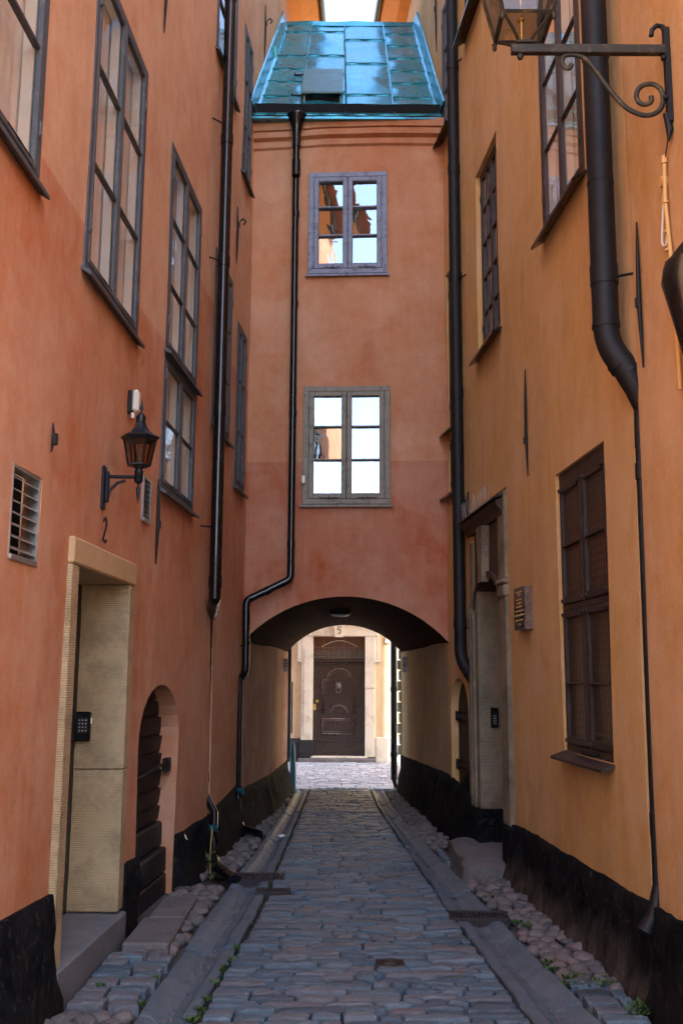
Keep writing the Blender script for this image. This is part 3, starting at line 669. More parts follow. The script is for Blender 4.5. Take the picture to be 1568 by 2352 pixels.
# vault
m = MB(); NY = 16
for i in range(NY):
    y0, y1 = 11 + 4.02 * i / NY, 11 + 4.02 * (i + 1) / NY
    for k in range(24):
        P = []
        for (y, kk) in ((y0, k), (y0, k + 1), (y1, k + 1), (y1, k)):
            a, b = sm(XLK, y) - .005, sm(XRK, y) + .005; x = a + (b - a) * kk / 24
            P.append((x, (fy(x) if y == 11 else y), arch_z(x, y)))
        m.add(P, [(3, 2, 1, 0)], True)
m.build('vault', m_plain('vault_dark_render', (.045, .017, .010), .95, var=.5, bump=.4, scale=12, spec=.03), AB, recalc=False)  # one even dark brown over the whole vault
PASL = m_stucco('passage_shade_brown', (.26, .072, .028), (.3, .1, .05), [], dark=(.55, .5, .45)); PASR = m_stucco('passage_shade_olive', (.40, .30, .13), (.3, .1, .05), [], dark=(.6, .55, .42))  # passage shade mixed into the render colours, dark brown left, dull olive right
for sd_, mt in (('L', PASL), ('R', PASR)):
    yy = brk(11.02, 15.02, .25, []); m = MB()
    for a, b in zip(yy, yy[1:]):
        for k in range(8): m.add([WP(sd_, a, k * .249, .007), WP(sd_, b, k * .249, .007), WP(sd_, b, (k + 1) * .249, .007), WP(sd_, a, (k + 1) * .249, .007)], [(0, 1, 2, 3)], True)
    m.build('passage_shade_lining', mt, AB, recalc=False)  # thin sheet over the house wall carrying the shaded colour
m = MB(); m.add([(sm(XLK, 15), 15.03, 1.95), (sm(XRK, 15), 15.03, 1.95)], [])
P = [(x, 15.02, arch_z(x, 15)) for x in brk(sm(XLK, 15), sm(XRK, 15), .08, [])]
for a, b in zip(P, P[1:]): m.add([a, b, (b[0], 15.02, 8.5), (a[0], 15.02, 8.5)], [(3, 2, 1, 0)])
m.build('street_wall', ARCHC, AB, recalc=False)
# windows
for (a, b, z0, z1), pt in zip(wins, (GREYLILAC, GREYOLIVE)):
    F = frame((a, fy(a), z0), (b - a, fy(b) - fy(a), 0), (0, -1, 0))
    window(AB, F, b - a, z1 - z0, 1, [.36, .67], pt, glass=GLASSF, fr=.05, cf=.055, bar=.02, sill=(.05, .02), proud=.03, back=ROOMD, curtain=False, lining=ROOMD,
           label='lilac grey two leaf window of the upper storey' if z0 > 6 else 'olive grey two leaf window of the lower storey')
# cornice mouldings
for (z0, z1, d) in ((7.86, 7.93, .035), (7.97, 8.05, .07), (8.05, 8.16, .10)):
    P = brk(xl + .07, xr - .12, .12, []); vs = []
    for x in P:
        wv = .018 * sin(x * 2.2 + 1.0) + .01 * noise.noise(Vector((x * 2, z0, 0)))
        vs += [(x, fy(x), z0 + wv), (x, fy(x) - d, z0 + wv + .015), (x, fy(x) - d - .012, z1 + wv), (x, fy(x), z1 + wv + .01)]
    n = len(P)
    MB().add(vs, [(i * 4 + j, i * 4 + (j + 1) % 4, i * 4 + 4 + (j + 1) % 4, i * 4 + 4 + j) for i in range(n - 1) for j in range(4)] + [(3, 2, 1, 0), tuple(4 * (n - 1) + j for j in range(4))]).build('cornice', ARCHC, AB)
# eaves box + drip
P = brk(-1.09, 1.17, .14, []); vs = []
for x in P:
    q = .012 * noise.noise(Vector((x * 3, 1, 0)))
    vs += [(x, 11.0, 8.18), (x, 10.86 + q, 8.16 + q), (x, 10.85 + q, 8.19 + q), (x, 10.9, 8.2), (x, 10.885, 8.36 + q), (x, 11.0, 8.40)]
n = len(P)
MB().add(vs, [(i * 6 + j, i * 6 + (j + 1) % 6, i * 6 + 6 + (j + 1) % 6, i * 6 + 6 + j) for i in range(n - 1) for j in range(6)] + [tuple(range(5, -1, -1)), tuple(6 * (n - 1) + j for j in range(6))]).build('eaves_board', BLACKD, AB)
MB().add([p for x in P for p in ((x, 10.835 + .01 * noise.noise(Vector((x * 4, 0, 0))), 8.165), (x, 10.99, 8.185), (x, 10.99, 8.15), (x, 10.83, 8.135))],
         [(i * 4 + j, i * 4 + (j + 1) % 4, i * 4 + 4 + (j + 1) % 4, i * 4 + 4 + j) for i in range(n - 1) for j in range(4)]).build('drip_edge', COPPER, AB)
# copper roof: panels with folded seams
SL = (10.9 - 8.35) / 2.0
def RP(x, y, h=0):
    nrm = Vector((0, -SL, 1)).normalized(); p = Vector((x, y, 8.35 + SL * (y - 11))) + nrm * h; return tuple(p)
def edge(K, y): return sm(K, y)
colx = [lambda y: edge(XLK, y) + .03, lambda y: -.53 + .03 * (y - 11), lambda y: .025 - .01 * (y - 11), lambda y: .60 - .02 * (y - 11), lambda y: edge(XRK, y) - .03]
colx[0] = lambda y: max(-1.075 + (y - 11) * .095, edge(XLK, y) + .02)
seams = [[10.9, 11.26, 11.57, 11.86, 12.18, 12.8, 13.04], [10.9, 11.35, 11.75, 12.19, 12.81, 13.04], [10.9, 11.30, 12.0, 12.6, 13.04], [10.9, 11.24, 11.55, 11.82, 12.12, 12.44, 12.75, 13.04]]
for c in range(4):
    for a, b in zip(seams[c], seams[c][1:]):
        m = MB(); nu, nv = 7, 6; vs = []; sd = random.uniform(0, 50)
        for j in range(nv + 1):
            y = a + (b - a) * j / nv
            for i in range(nu + 1):
                x = colx[c](y) + (colx[c + 1](y) - colx[c](y)) * i / nu
                e = min(i, nu - i) / nu * 2; g = min(j, nv - j) / nv * 2
                bul = (e * g) ** .5 * (.016 + .035 * noise.noise(Vector((x * 2.4 + sd, y * 3.2, 0)))) + (.010 * (1 - j / nv))
                vs.append(RP(x, y, bul + .004))
        w_ = nu + 1
        m.add(vs, [(j * w_ + i, j * w_ + i + 1, (j + 1) * w_ + i + 1, (j + 1) * w_ + i) for j in range(nv) for i in range(nu)], True)
        fr_ = [vs[i] for i in range(w_)]; m.add(fr_ + [(p[0], p[1], p[2] - .016) for p in fr_], [(i, i + 1, w_ + i + 1, w_ + i) for i in range(nu)])
        m.build('roof_panel', COPPER, AB, recalc=False)
        ss = [RP(colx[c](a) + (colx[c + 1](a) - colx[c](a)) * i / 6, a + .004 * sin(i * 2 + sd), .017) for i in range(7)]
        MB().tube(ss, .009, 5, smooth=False).build('fold_seam', COPPER, AB)
for c in range(1, 4):
    ss = [RP(colx[c](y) + .008 * noise.noise(Vector((y * 3, c, 0))), y, .022) for y in brk(10.9, 13.04, .12, [])]
    MB().tube(ss, .012, 5, smooth=False, flat=1.4).build('standing_seam', COPPER, AB)
for c, dx in ((0, -.02), (4, .02)):
    P = brk(10.9, 13.04, .15, []); m = MB(); vs = []
    for y in P:
        x = colx[c](y); s_ = 1 if c == 4 else -1
        vs += [RP(x - s_ * .05, y, .012), RP(x - s_ * .02, y, .035), RP(x + s_ * .015, y, .17), RP(x + s_ * .03, y, .18), RP(x + s_ * .06, y, .0)]
    m.add(vs, [(i * 5 + j, i * 5 + 5 + j, i * 5 + 6 + j, i * 5 + j + 1) for i in range(len(P) - 1) for j in range(4)]); m.build('side_flashing', COPPER, AB)
vs = []
for x in brk(-.93, 1.09, .12, []):
    q = .02 * noise.noise(Vector((x * 3, 5, 0))); vs += [RP(x, 12.96, .02), RP(x, 13.02, .05 + q), (x, 13.10, 10.98 + q), (x, 13.2, 10.86)]
n = len(vs) // 4
MB().add(vs, [(i * 4 + j, i * 4 + 4 + j, i * 4 + 5 + j, i * 4 + j + 1) for i in range(n - 1) for j in range(3)]).build('ridge_cap', COPPER, AB)
m = MB(); m.add([(-.95, 13.1, 10.9), (1.1, 13.1, 10.9), (1.0, 15.2, 8.4), (-.9, 15.2, 8.4)], [(0, 1, 2, 3)])
m.add([(-1.2, 10.95, 8.2), (1.2, 10.95, 8.2), (1.2, 13.1, 10.84), (-1.2, 13.1, 10.84)], [(0, 1, 2, 3)]); m.build('roof_deck', TILE, AB, recalc=False)
# upstand chimney-like flashing piece at the left
MB().prism([RP(-1.0, 12.1, .0), RP(-.9, 12.1, .0), RP(-.84, 12.72, .0), RP(-.95, 12.72, .0)], (0, -.06, .16)).build('flashing_box', COPPER, AB)
# dormer hatch
hx0, hx1 = -.49, -.05
ht = MB().prism([(hx0 - .02, 11.05, 8.60), (hx1 + .04, 11.05, 8.60), RP(hx1 + .04, 11.72, .07), RP(hx0 - .02, 11.72, .07)], (0, -.008, .018)).build('roof_hatch', COPG, AB)
for hx in (hx0, hx1): MB().prism([RP(hx, 11.12, .0), (hx, 11.10, 8.60), RP(hx, 11.68, .06), RP(hx, 11.5, .0)], (.02, 0, 0)).build('hatch_cheek', COPG, ht)
MB().box(hx0 + .02, hx1, 11.13, 11.15, 8.46, 8.60).build('hatch_opening', BLACKD, ht)
for y, z in ((11.1, 8.60), (11.66, 9.24)):
    MB().tube([(hx0 - .14, y, z), (hx0 - .02, y, z + .005)], .012, 6).tube([(hx0 - .14, y, z - .01), (hx0 - .14, y, z + .03)], .012, 6).build('hatch_hook', IRON, ht)

# ================================================================= OPPOSITE HOUSE
OB = thing('cream_house', (0, 21, 0), 'cream rendered house across the far street with a brown panelled door numbered 5', 'house')
YO = 20.0
m = MB(); ops = (-.55, .49, -.1, 2.43)
xs = brk(-9, 9, .5, [ops[0], ops[1]]); zs = brk(-.1, 13.8, .5, [ops[3]])
for a, b in zip(xs, xs[1:]):
    for c, d in zip(zs, zs[1:]):
        if ops[0] < (a + b) / 2 < ops[1] and (c + d) / 2 < ops[3]: continue
        m.add([(a, YO, c), (b, YO, c), (b, YO, d), (a, YO, d)], [(0, 1, 2, 3)])
m.build('wall', FACEC, OB, recalc=False)
MB().prism([(-9, 19.7, 13.8), (-9, 23, 14.6), (-9, 27, 13.8)], (18, 0, 0)).build('roof', TILE, OB)
F = frame((-.02, YO, 0), (1, 0, 0), (0, -1, 0))
def ob(u0, u1, n0, n1, z0, z1, name, mat, b=.006, p=None): return MB(F).rbox(u0, u1, n0, n1, z0, z1, b).build(name, mat, p or OB)
ob(-.75, -.525, -.2, .07, .42, 2.44, 'door_jamb', LIME); ob(-.70, -.575, .071, .085, .5, 2.2, 'jamb_moulding', LIME)
ob(.505, .70, -.2, .07, .10, 1.42, 'door_jamb', LIME); ob(.505, .70, -.2, .08, 1.424, 2.44, 'door_jamb', LIME)
ob(-.77, -.515, -.2, .09, .08, .415, 'jamb_base', BLOCKD)
ob(-.83, -.69, -.02, .06, 1.98, 2.7, 'side_scroll', LIME); ob(.64, .79, -.02, .06, 1.98, 2.7, 'side_scroll', LIME)
ob(-.85, -.70, -.02, .075, 1.93, 1.977, 'scroll_cap', LIME); ob(.66, .81, -.02, .075, 1.93, 1.977, 'scroll_cap', LIME)
ob(-.80, .76, -.2, .085, 2.445, 2.66, 'lintel', LIME)
MB(F).prism([(-.86, .0, 2.665), (-.86, .0, 2.76), (-.86, .17, 2.76), (-.86, .14, 2.69), (-.86, .09, 2.665)], (1.68, 0, 0)).build('door_cornice', LIME, OB)
MB(F).prism([(-.09, .086, 2.42), (.07, .086, 2.42), (.12, .086, 2.78), (-.14, .086, 2.78)], (0, .06, 0)).build('keystone', LIME, OB)
MB(F).tube([(.035, .15, 2.615), (-.03, .15, 2.62), (-.04, .15, 2.565), (-.005, .15, 2.575), (.022, .15, 2.55), (.018, .15, 2.515), (-.01, .15, 2.49), (-.045, .15, 2.50)], .007, 6).build('house_number', IRON, OB)
MB(F).prism([(-.3 * 2.1, .086, 2.60), (-.42, .086, 2.60), (-.36, .086, 2.64), (-.15, .086, 2.64), (-.15, .086, 2.65), (-.37, .086, 2.65), (-.43, .086, 2.61), (-.63, .086, 2.61)], (0, .008, 0)).prism(
    [(.6, .086, 2.60), (.39, .086, 2.60), (.33, .086, 2.64), (.13, .086, 2.64), (.13, .086, 2.65), (.34, .086, 2.65), (.40, .086, 2.61), (.6, .086, 2.61)], (0, .008, 0)).build('lintel_moulding', LIME, OB)
ob(-.80, .72, -.2, .22, -.05, .075, 'door_step', STEP, .012); ob(-.55, .55, -.2, .10, .076, .11, 'threshold', LIME, .008)
d5 = ob(-.525, .505, -.20, -.12, .11, 1.95, 'door', DOOR5)
def mould(pts, r=.012, name='door_moulding'):
    return MB(F).tube([(a, -.116, z) for a, z in pts], r, 6, smooth=True).build(name, DOORLIT, d5)
arcT = [(-.01 + .25 * cos(pi - pi * k / 12), 1.58 + .22 * sin(pi * k / 12)) for k in range(13)]
arcB = [(-.01 + .155 * cos(pi - pi * k / 10), .935 + .135 * sin(pi * k / 10)) for k in range(11)]
outl = [(-.335, 1.58)] + arcT + [(.315, 1.58), (.315, .92)] + [(p, q) for p, q in reversed(arcB)] + [(-.335, .92), (-.335, 1.58)]
mould(outl, .021)
ins = [(-.30, 1.545)] + [(-.01 + .205 * cos(pi - pi * k / 12), 1.57 + .18 * sin(pi * k / 12)) for k in range(13)] + [(.28, 1.545), (.28, .955)] + [(-.01 + .185 * cos(pi * k / 10), .955 + .14 * sin(pi * k / 10)) for k in range(11)] + [(-.30, .955), (-.30, 1.545)]
mould(ins, .009)
mould([(-.335, .82), (.315, .82), (.315, .53), (-.335, .53), (-.335, .82)], .021); mould([(-.295, .785), (.275, .785), (.275, .57), (-.295, .57), (-.295, .785)], .009)
MB(F).rbox(-.52, .50, -.12, -.095, .375, .40, .006).rbox(-.52, .50, -.12, -.105, .112, .374, .004).build('kick_board', DOOR5, d5)
MB(F).rbox(-.52, .50, -.125, -.07, 1.93, 1.99, .012).rbox(-.52, .50, -.125, -.09, 1.88, 1.928, .01).build('door_moulding', DOOR5, d5)
# lion head knocker with ring
m = MB(F); C0 = Vector((-.02, -.11, 1.47)); vs = []; fs = []
nu, nv = 16, 9
for j in range(nv + 1):
    th = pi * j / nv
    for i in range(nu):
        ph = 2 * pi * i / nu; r = .062 * (1 + .13 * cos(8 * ph) * (sin(th) ** 3))
        vs.append(C0 + Vector((r * sin(th) * cos(ph), .045 * cos(th) + .012, r * 1.05 * sin(th) * sin(ph))))
for j in range(nv):
    for i in range(nu): fs.append((j * nu + i, j * nu + (i + 1) % nu, (j + 1) * nu + (i + 1) % nu, (j + 1) * nu + i))
m.add(vs, fs, True)
m.tube([C0 + Vector((0, .05, .03)), C0 + Vector((0, .075, -.01)), C0 + Vector((0, .06, -.03))], [.012, .022, .014], 8)
for s_ in (-1, 1): m.tube([C0 + Vector((s_ * .035, .03, .045)), C0 + Vector((s_ * .05, .035, .065))], [.018, .008], 7); m.tube([C0 + Vector((s_ * .02, .05, .018)), C0 + Vector((s_ * .02, .06, .018))], .007, 6)
kn = m.build('door_knocker', IRONL, d5)
MB(F).tube([(-.02 + .048 * sin(a), -.045, 1.435 - .055 + .052 * cos(a)) for a in [2 * pi * k / 18 for k in range(19)]], .008, 6).build('knocker_ring', IRONL, d5)
MB(F).tube([(-.44, -.12, 1.165), (-.44, -.08, 1.165), (-.44, -.06, 1.165)], [.01, .012, .028], 10).build('door_knob', BRASS, d5)
MB(F).rbox(-.515, -.465, -.12, -.108, .99, 1.11, .004).build('lock_plate', BRASS, d5)
MB(F).rbox(-.645, -.62, .071, .078, .995, 1.09, .003).build('bell_push', IRON, OB)
# transom light with ironwork
tr = ob(-.525, .505, -.17, -.14, 1.99, 2.44, 'transom_light', SMOKE)
m = MB(F)
for k in range(5):
    u = -.42 + k * .205
    for s_ in (-1, 1):
        m.tube([(u + s_ * (.004 + .045 * (1 - t / 12 * .75)) * cos(t * .55) * 1.0 + s_ * .045, -.10, 2.10 + (.055 * (1 - t / 12 * .75)) * sin(t * .55)) for t in range(13)], .007, 4)
    m.tube([(u, -.10, 2.0), (u, -.10, 2.2)], .005, 4)
    m.tube([(u + .1025, -.10, 2.0), (u + .1025, -.10, 2.42)], .006, 5)
m.tube([(-.52, -.10, 2.22), (.50, -.10, 2.22)], .004, 4); m.tube([(-.52, -.10, 2.035), (.5, -.10, 2.035)], .006, 5)
m.build('ironwork', IRONL, tr)
MB(F).tube([(-.36 + .72 * k / 12, -.135, 2.24 + .12 * sin(pi * k / 12)) for k in range(13)], .008, 5).build('transom_arch', LIME, tr)
MB().prism([(-9, YO - .05, -.05), (-9, YO - .05, .42), (-9, YO, .45), (-9, YO, -.05)], (8.22, 0, 0)).build('plinth', BLOCKD, OB)
MB().prism([(.70, YO - .06, -.05), (.70, YO - .06, .46), (.70, YO, .48), (.70, YO, -.05)], (.55, 0, 0)).prism([(1.26, YO - .09, -.05), (1.26, YO - .09, .52), (1.26, YO, .54), (1.26, YO, -.05)], (6, 0, 0)).build('plinth', LIME, OB)
v = MB(F).rbox(.885, 1.01, -.02, .012, 2.30, 2.44, .004).build('air_vent', GREYOLIVE, OB)
for k in range(5): MB(F).prism([(.90, .012, 2.315 + k * .024), (.90, .03, 2.31 + k * .024), (.90, .03, 2.318 + k * .024), (.90, .012, 2.33 + k * .024)], (.095, 0, 0)).build('louvre', WHITEP, v)
for x in (-5, -2.9, 2.9, 5):
    for z in (1.2, 4.2, 7.4):
        window(OB, frame((x, YO, z), (1, 0, 0), (0, -1, 0)), 1.0, 1.6, 1, [.33, .66], GREYOLIVE, proud=.03, hinges=False, latch=False, inner=False)
MB(F).box(-2, 2, -.9, -.8, 0, 3).build('inner_wall', BLACKD, OB)
# square behind the camera (seen in the reflections)
BB = thing('pale_house', (0, -26, 0), 'pale low house at the square behind the viewpoint, seen only in the panes', 'house')
MB().box(-12, 12, -30, -26, 0, 5.5).build('wall', m_plain('render_pale', (.75, .68, .52), .85, var=.2), BB)
MB().prism([(-12.4, -25.6, 5.5), (-12.4, -28, 7.2), (-12.4, -30.4, 5.5)], (24.8, 0, 0)).build('roof', TILE, BB)

# ================================================================= GROUND
GLI = [(3, -.80), (5, -.69), (7.2, -.566), (12.8, -.486), (15, -.46)]; GLO = [(3, -1.08), (5, -.974), (7.2, -.894), (12.8, -.675), (15, -.63)]
GRI = [(3, 1.08), (5.1, .924), (7.2, .787), (12.8, .487), (15, .45)]; GRO = [(3, 1.40), (5.1, 1.238), (6.9, 1.104), (12.8, .677), (15, .63)]
def gz(x, y):
    c = .02; z = .03 * max(0, 1 - (x / .8) ** 2) if y < 15.3 else .01
    return z + .010 * noise.noise(Vector((x * 1.3, y * 1.1, 1)))
m = MB(); X = [-400, -60, -12, -5] + [-2 + .25 * i for i in range(17)] + [5, 12, 60, 400]; Y = [-400, -60, -25, -6] + [0 + .4 * i for i in range(53)] + [25, 60, 400]
vs = [(x, y, gz(x, y) - .058 if abs(x) < 3 and 0 < y < 21 else -.06) for y in Y for x in X]; w_ = len(X)
m.add(vs, [(j * w_ + i, j * w_ + i + 1, (j + 1) * w_ + i + 1, (j + 1) * w_ + i) for j in range(len(Y) - 1) for i in range(w_ - 1)], True)
GR = m.build('ground', DIRT, None, recalc=False); tag(GR, 'grit and sand of the alley floor between the stones', kind='structure')
# paving structure
PV = place('alley_pavement', None, Matrix.Translation((0, 8, 0))); tag(PV, 'grey blue setts laid in rows across the alley', kind='structure')
def sett_shape(seed, nx=6, ny=4):
    rnd = random.Random(seed); vs = []; fs = []
    for j in range(ny + 1):
        v = -1 + 2 * j / ny; v = (abs(v) ** .6) * (1 if v > 0 else -1)
        for i in range(nx + 1):
            u = -1 + 2 * i / nx; u = (abs(u) ** .6) * (1 if u > 0 else -1)
            cx = 1 - .03 * abs(v) ** 3 - rnd.uniform(0, .05); cy = 1 - .06 * abs(u) ** 3 - rnd.uniform(0, .14) + .05 * sin(u * 4 + seed)
            z = 0 - .10 * (abs(u) ** 12) - .10 * (abs(v) ** 7) + .10 * noise.noise(Vector((u * 1.7 + seed * 3.1, v * 1.3, seed))) + rnd.uniform(-.03, .03)
            vs.append((u * cx * .5, v * cy * .5, z))
    w = nx + 1
    for j in range(ny):
        for i in range(nx): fs.append((j * w + i, j * w + i + 1, (j + 1) * w + i + 1, (j + 1) * w + i))
    rim = [i for i in range(w)] + [j * w + nx for j in range(1, ny + 1)] + [ny * w + i for i in range(nx - 1, -1, -1)] + [j * w for j in range(ny - 1, 0, -1)]
    b = len(vs); n = len(rim)
    for r in rim: vs.append(vs[r])
    for r in rim: p = vs[r]; vs.append((p[0] * 1.04, p[1] * 1.06, -1.3))
    for k in range(n): fs.append((b + (k + 1) % n, b + k, b + n + k, b + n + (k + 1) % n))
    return vs, fs
def cob_shape(seed):
    bm = bmesh.new(); bmesh.ops.create_icosphere(bm, subdivisions=2, radius=.5)
    vs = []
    for v in bm.verts:
        p = v.co.copy(); k = 1 + .28 * noise.noise(p * 2.4 + Vector((seed * 7, 0, 0)))
        vs.append((p.x * k, p.y * k, p.z * k * 1.0))
    bm.verts.index_update(); fs = [tuple(v.index for v in f.verts) for f in bm.faces]; bm.free(); return vs, fs
def shp_mesh(name, vf, mat):
    me = bpy.data.meshes.new(name); me.from_pydata(vf[0], [], vf[1]); me.polygons.foreach_set('use_smooth', [name[0] == 'c'] * len(vf[1])); me.materials.append(mat); return me
SS = [sett_shape(i) for i in range(16)]; SMs = [shp_mesh('paving_sett', s, SETT_O) for s in SS]
CS = [cob_shape(i) for i in range(12)]; CMs = [shp_mesh('cobblestone', s, COB_O) for s in CS]
setts = []; cobs = []
def trs(x, y, z, rz, sx, sy, sz, tx=0, ty=0):
    return Matrix.Translation((x, y, z)) @ Matrix.Rotation(rz, 4, 'Z') @ Matrix.Rotation(tx, 4, 'X') @ Matrix.Rotation(ty, 4, 'Y') @ Matrix.Diagonal((sx, sy, sz, 1))
rnd = random.Random(3)
MAN = (.288, 5.92, .16, .14)
GRATES = [(-.66, 8.42, .42, .30), (-.50, 7.86, .26, .16), (.955, 7.19, .40, .24)]
def blocked(x, y, mx=.03, my=.03):
    for (a, b, w, h) in [MAN] + GRATES:
        if abs(x - a) < w / 2 + mx and abs(y - b) < h / 2 + my: return True
    return False
y = 3.3
while y < 15.05:
    dy = rnd.uniform(.072, .102) * (1 if y < 9 else 1.1)
    a, b = interp(GLI, y) + .015, interp(GRI, y) - .015; x = a + rnd.uniform(0, .03)
    while x < b - .05:
        L = rnd.choice((.11, .15, .19, .23, .27, .33)) * rnd.uniform(.9, 1.1)
        if x + L > b - .07: L = b - x
        cx = x + L / 2; yy = y + dy / 2 + .05 * (cx - .1) ** 2 + .015 * sin(cx * 3 + y * 1.3)
        if blocked(cx, yy, L * .35, .0):
            x += L; continue
        setts.append((trs(cx, yy, gz(cx, yy) + rnd.uniform(-.010, .008), rnd.uniform(-.045, .045), L - .010, dy - .006, .06, rnd.uniform(-.09, .05), rnd.uniform(-.04, .04)), rnd.randrange(16)))
        x += L
    y += dy
def grid_setts(x0f, x1f, y0, y1, lx, ly):
    y = y0
    while y < y1:
        x = x0f(y); dy = ly * rnd.uniform(.85, 1.15)
        while x < x1f(y) - .05:
            L = min(lx * rnd.uniform(.75, 1.25), x1f(y) - x)
            if not blocked(x + L / 2, y): setts.append((trs(x + L / 2, y + dy / 2, gz(x, y) + rnd.uniform(-.008, .006), rnd.uniform(-.06, .06), L - .014, dy - .012, .055, rnd.uniform(-.04, .04), rnd.uniform(-.03, .03)), rnd.randrange(16)))
            x += L
        y += dy
grid_setts(lambda y: -1.36, lambda y: interp(GLO, y) - .02, 5.28, 6.14, .2, .125)
grid_setts(lambda y: interp(GRO, y) + .02, lambda y: 1.5, 5.05, 5.62, .2, .14)
grid_setts(lambda y: interp(GRO, y) + .02, lambda y: 1.0, 8.6, 9.9, .16, .1)
setts.sort(key=lambda s: s[0].translation.y)
for M, k in setts[:300]: place('paving_sett', SMs[k], M, PV)
def mass(name, items, shapes, mat, parent=None):
    m = MB()
    for M, k in items:
        vs, fs = shapes[k]; m.F = M; m.add(vs, fs, 'cobble' in name)
    m.F = None; o = m.build(name, mat, parent, recalc=False); o['kind'] = 'stuff'; return o
mass('paving_setts', setts[300:], SS, SETT_S, PV)
# cobbles beside the gutters
def cob_zone(xa, xb, y0, y1, s, skip):
    y = y0
    while y < y1:
        row = 0; x = xa(y) + rnd.uniform(0, s)
        while x < xb(y):
            r = s * rnd.uniform(.8, 1.25); yy = y + rnd.uniform(-.25, .25) * s
            if not skip(x, yy) and not blocked(x, yy):
                cobs.append((trs(x, yy, gz(x, yy) - .028 + rnd.uniform(-.012, .012), rnd.uniform(0, pi), r * rnd.uniform(1.05, 1.4), r * .98, r * rnd.uniform(.6, .85)), rnd.randrange(12)))
            x += r * 1.02
        y += s * .86
skL = lambda x, y: (5.2 < y < 6.7 and x < -1.36) or (6.28 < y < 7.62 and x < -1.03) or (8.25 < y < 8.62 and x < -.85) or (5.25 < y < 6.14)
cob_zone(lambda y: sm(XLK, y) + .08, lambda y: interp(GLO, y) - .05, 4.0, 8.2, .098, skL)
cob_zone(lambda y: sm(XLK, y) + .10, lambda y: interp(GLO, y) - .04, 8.2, 15.1, .082, skL)
skR = lambda x, y: (y < 5.62) or (8.5 < y < 10.2 and x > .96) or (8.6 < y < 9.9 and x < 1.0)
cob_zone(lambda y: interp(GRO, y) + .05, lambda y: sm(XRK, y) - .08, 4.0, 8.5, .092, skR)
cob_zone(lambda y: interp(GRO, y) + .04, lambda y: sm(XRK, y) - .10, 8.5, 15.1, .082, skR)
cobs.sort(key=lambda s: s[0].translation.y)
for M, k in cobs[:300]: place('cobblestone', CMs[k], M, PV)
mass('cobblestones', cobs[300:], CS, COB_S, PV)
# channelled granite gutters
def gutter(I, O, side):
    y = 3.2
    while y < 15.0:
        L = rnd.uniform(.45, .8); y1 = min(y + L - .02, 15.05)
        if any(abs(gx - (interp(I, y) + interp(O, y)) / 2) < .2 and y < gy + gh / 2 and y1 + .02 > gy - gh / 2 for gx, gy, gw, gh in GRATES):
            g = [q for q in GRATES if abs(q[0] - (interp(I, y) + interp(O, y)) / 2) < .2][0]
            if y < g[1] - g[3] / 2 - .15: y1 = g[1] - g[3] / 2 - .008
            else: y = g[1] + g[3] / 2 + .008; continue
        n = 4; vs = []; prof = [(0, -.012), (.03, .0), (.22, -.004), (.33, -.032), (.50, -.046), (.67, -.034), (.80, -.004), (.97, .0), (1, -.012)]
        tz = rnd.uniform(-.012, .008)
        for j in range(n + 1):
            yy = y + (y1 - y) * j / n; a, b = interp(I, yy), interp(O, yy)
            row = []
            for f, z in prof:
                x = a + (b - a) * f; row.append((x + rnd.uniform(-.003, .003), yy + rnd.uniform(-.003, .003), gz(x, yy) + z + tz + .004 - (.008 if j in (0, n) else 0) + rnd.uniform(-.002, .002)))
            vs += [(row[0][0], yy, -.1)] + row + [(row[-1][0], yy, -.1)]
        w = len(prof) + 2
        m = MB(); m.add(vs, [(j * w + i, j * w + i + 1, (j + 1) * w + i + 1, (j + 1) * w + i) for j in range(n) for i in range(w - 1)])
        m.add(vs[:w] + vs[-w:], [tuple(range(w)), tuple(range(2 * w - 1, w - 1, -1))]); m.build('gutter_slab', SLABM, PV)
        y = y1 + .012
gutter(GLI, GLO, -1); gutter(GRI, GRO, 1)
# flat slabs by the hatch
for (a, b, c, d) in ((-1.30, -1.02, 6.30, 6.95), (-1.27, -1.03, 6.965, 7.6)):
    MB().rbox(a, b, c, d, -.06, .035, .012).build('paving_slab', STEP, PV)
# street beyond
ST = place('far_street', None, Matrix.Translation((0, 17, 0))); tag(ST, 'pale cobbled street crossing beyond the archway', kind='structure')
fs_ = []; y = 15.1
while y < 19.75:
    big = y < 15.7 or 18.9 < y; dy = rnd.uniform(.16, .22) if big else rnd.uniform(.1, .13); x = -2.6
    while x < 2.8:
        L = rnd.uniform(.2, .42) if big else rnd.uniform(.12, .2)
        fs_.append((trs(x + L / 2, y + dy / 2 + .03 * sin(x * 2), .012 + rnd.uniform(-.006, .006), rnd.uniform(-.08, .08), L - .012, dy - .012, .05), rnd.randrange(16))); x += L
    y += dy
STM = m_stone('street_stone', (.32, .37, .43), (.44, .47, .52), (.38, .35, .35), rand='isl', bump=.3)
mass('street_setts', fs_, SS, STM, ST)
# portal step
m = MB(); vs = []; nx, ny = 8, 12
for j in range(ny + 1):
    for i in range(nx + 1):
        u, v = i / nx, j / ny; y = 8.58 + 1.52 * v; x0 = 1.06 + .06 * noise.noise(Vector((0, v * 4, 2))); x = x0 + (1.44 - x0) * u
        e = min(u * 5, 1) * min(v * 8, 1) * min((1 - v) * 8, 1)
        vs.append((x, y, .105 - .05 * (1 - e ** .5) + .025 * noise.noise(Vector((x * 4, y * 3, 1))) + .012 * noise.noise(Vector((x * 11, y * 9, 4)))))
w_ = nx + 1
m.add(vs, [(j * w_ + i, j * w_ + i + 1, (j + 1) * w_ + i + 1, (j + 1) * w_ + i) for j in range(ny) for i in range(nx)], True)
rim = [i for i in range(w_)] + [j * w_ + nx for j in range(1, ny + 1)] + [ny * w_ + i for i in range(nx - 1, -1, -1)] + [j * w_ for j in range(ny - 1, 0, -1)]
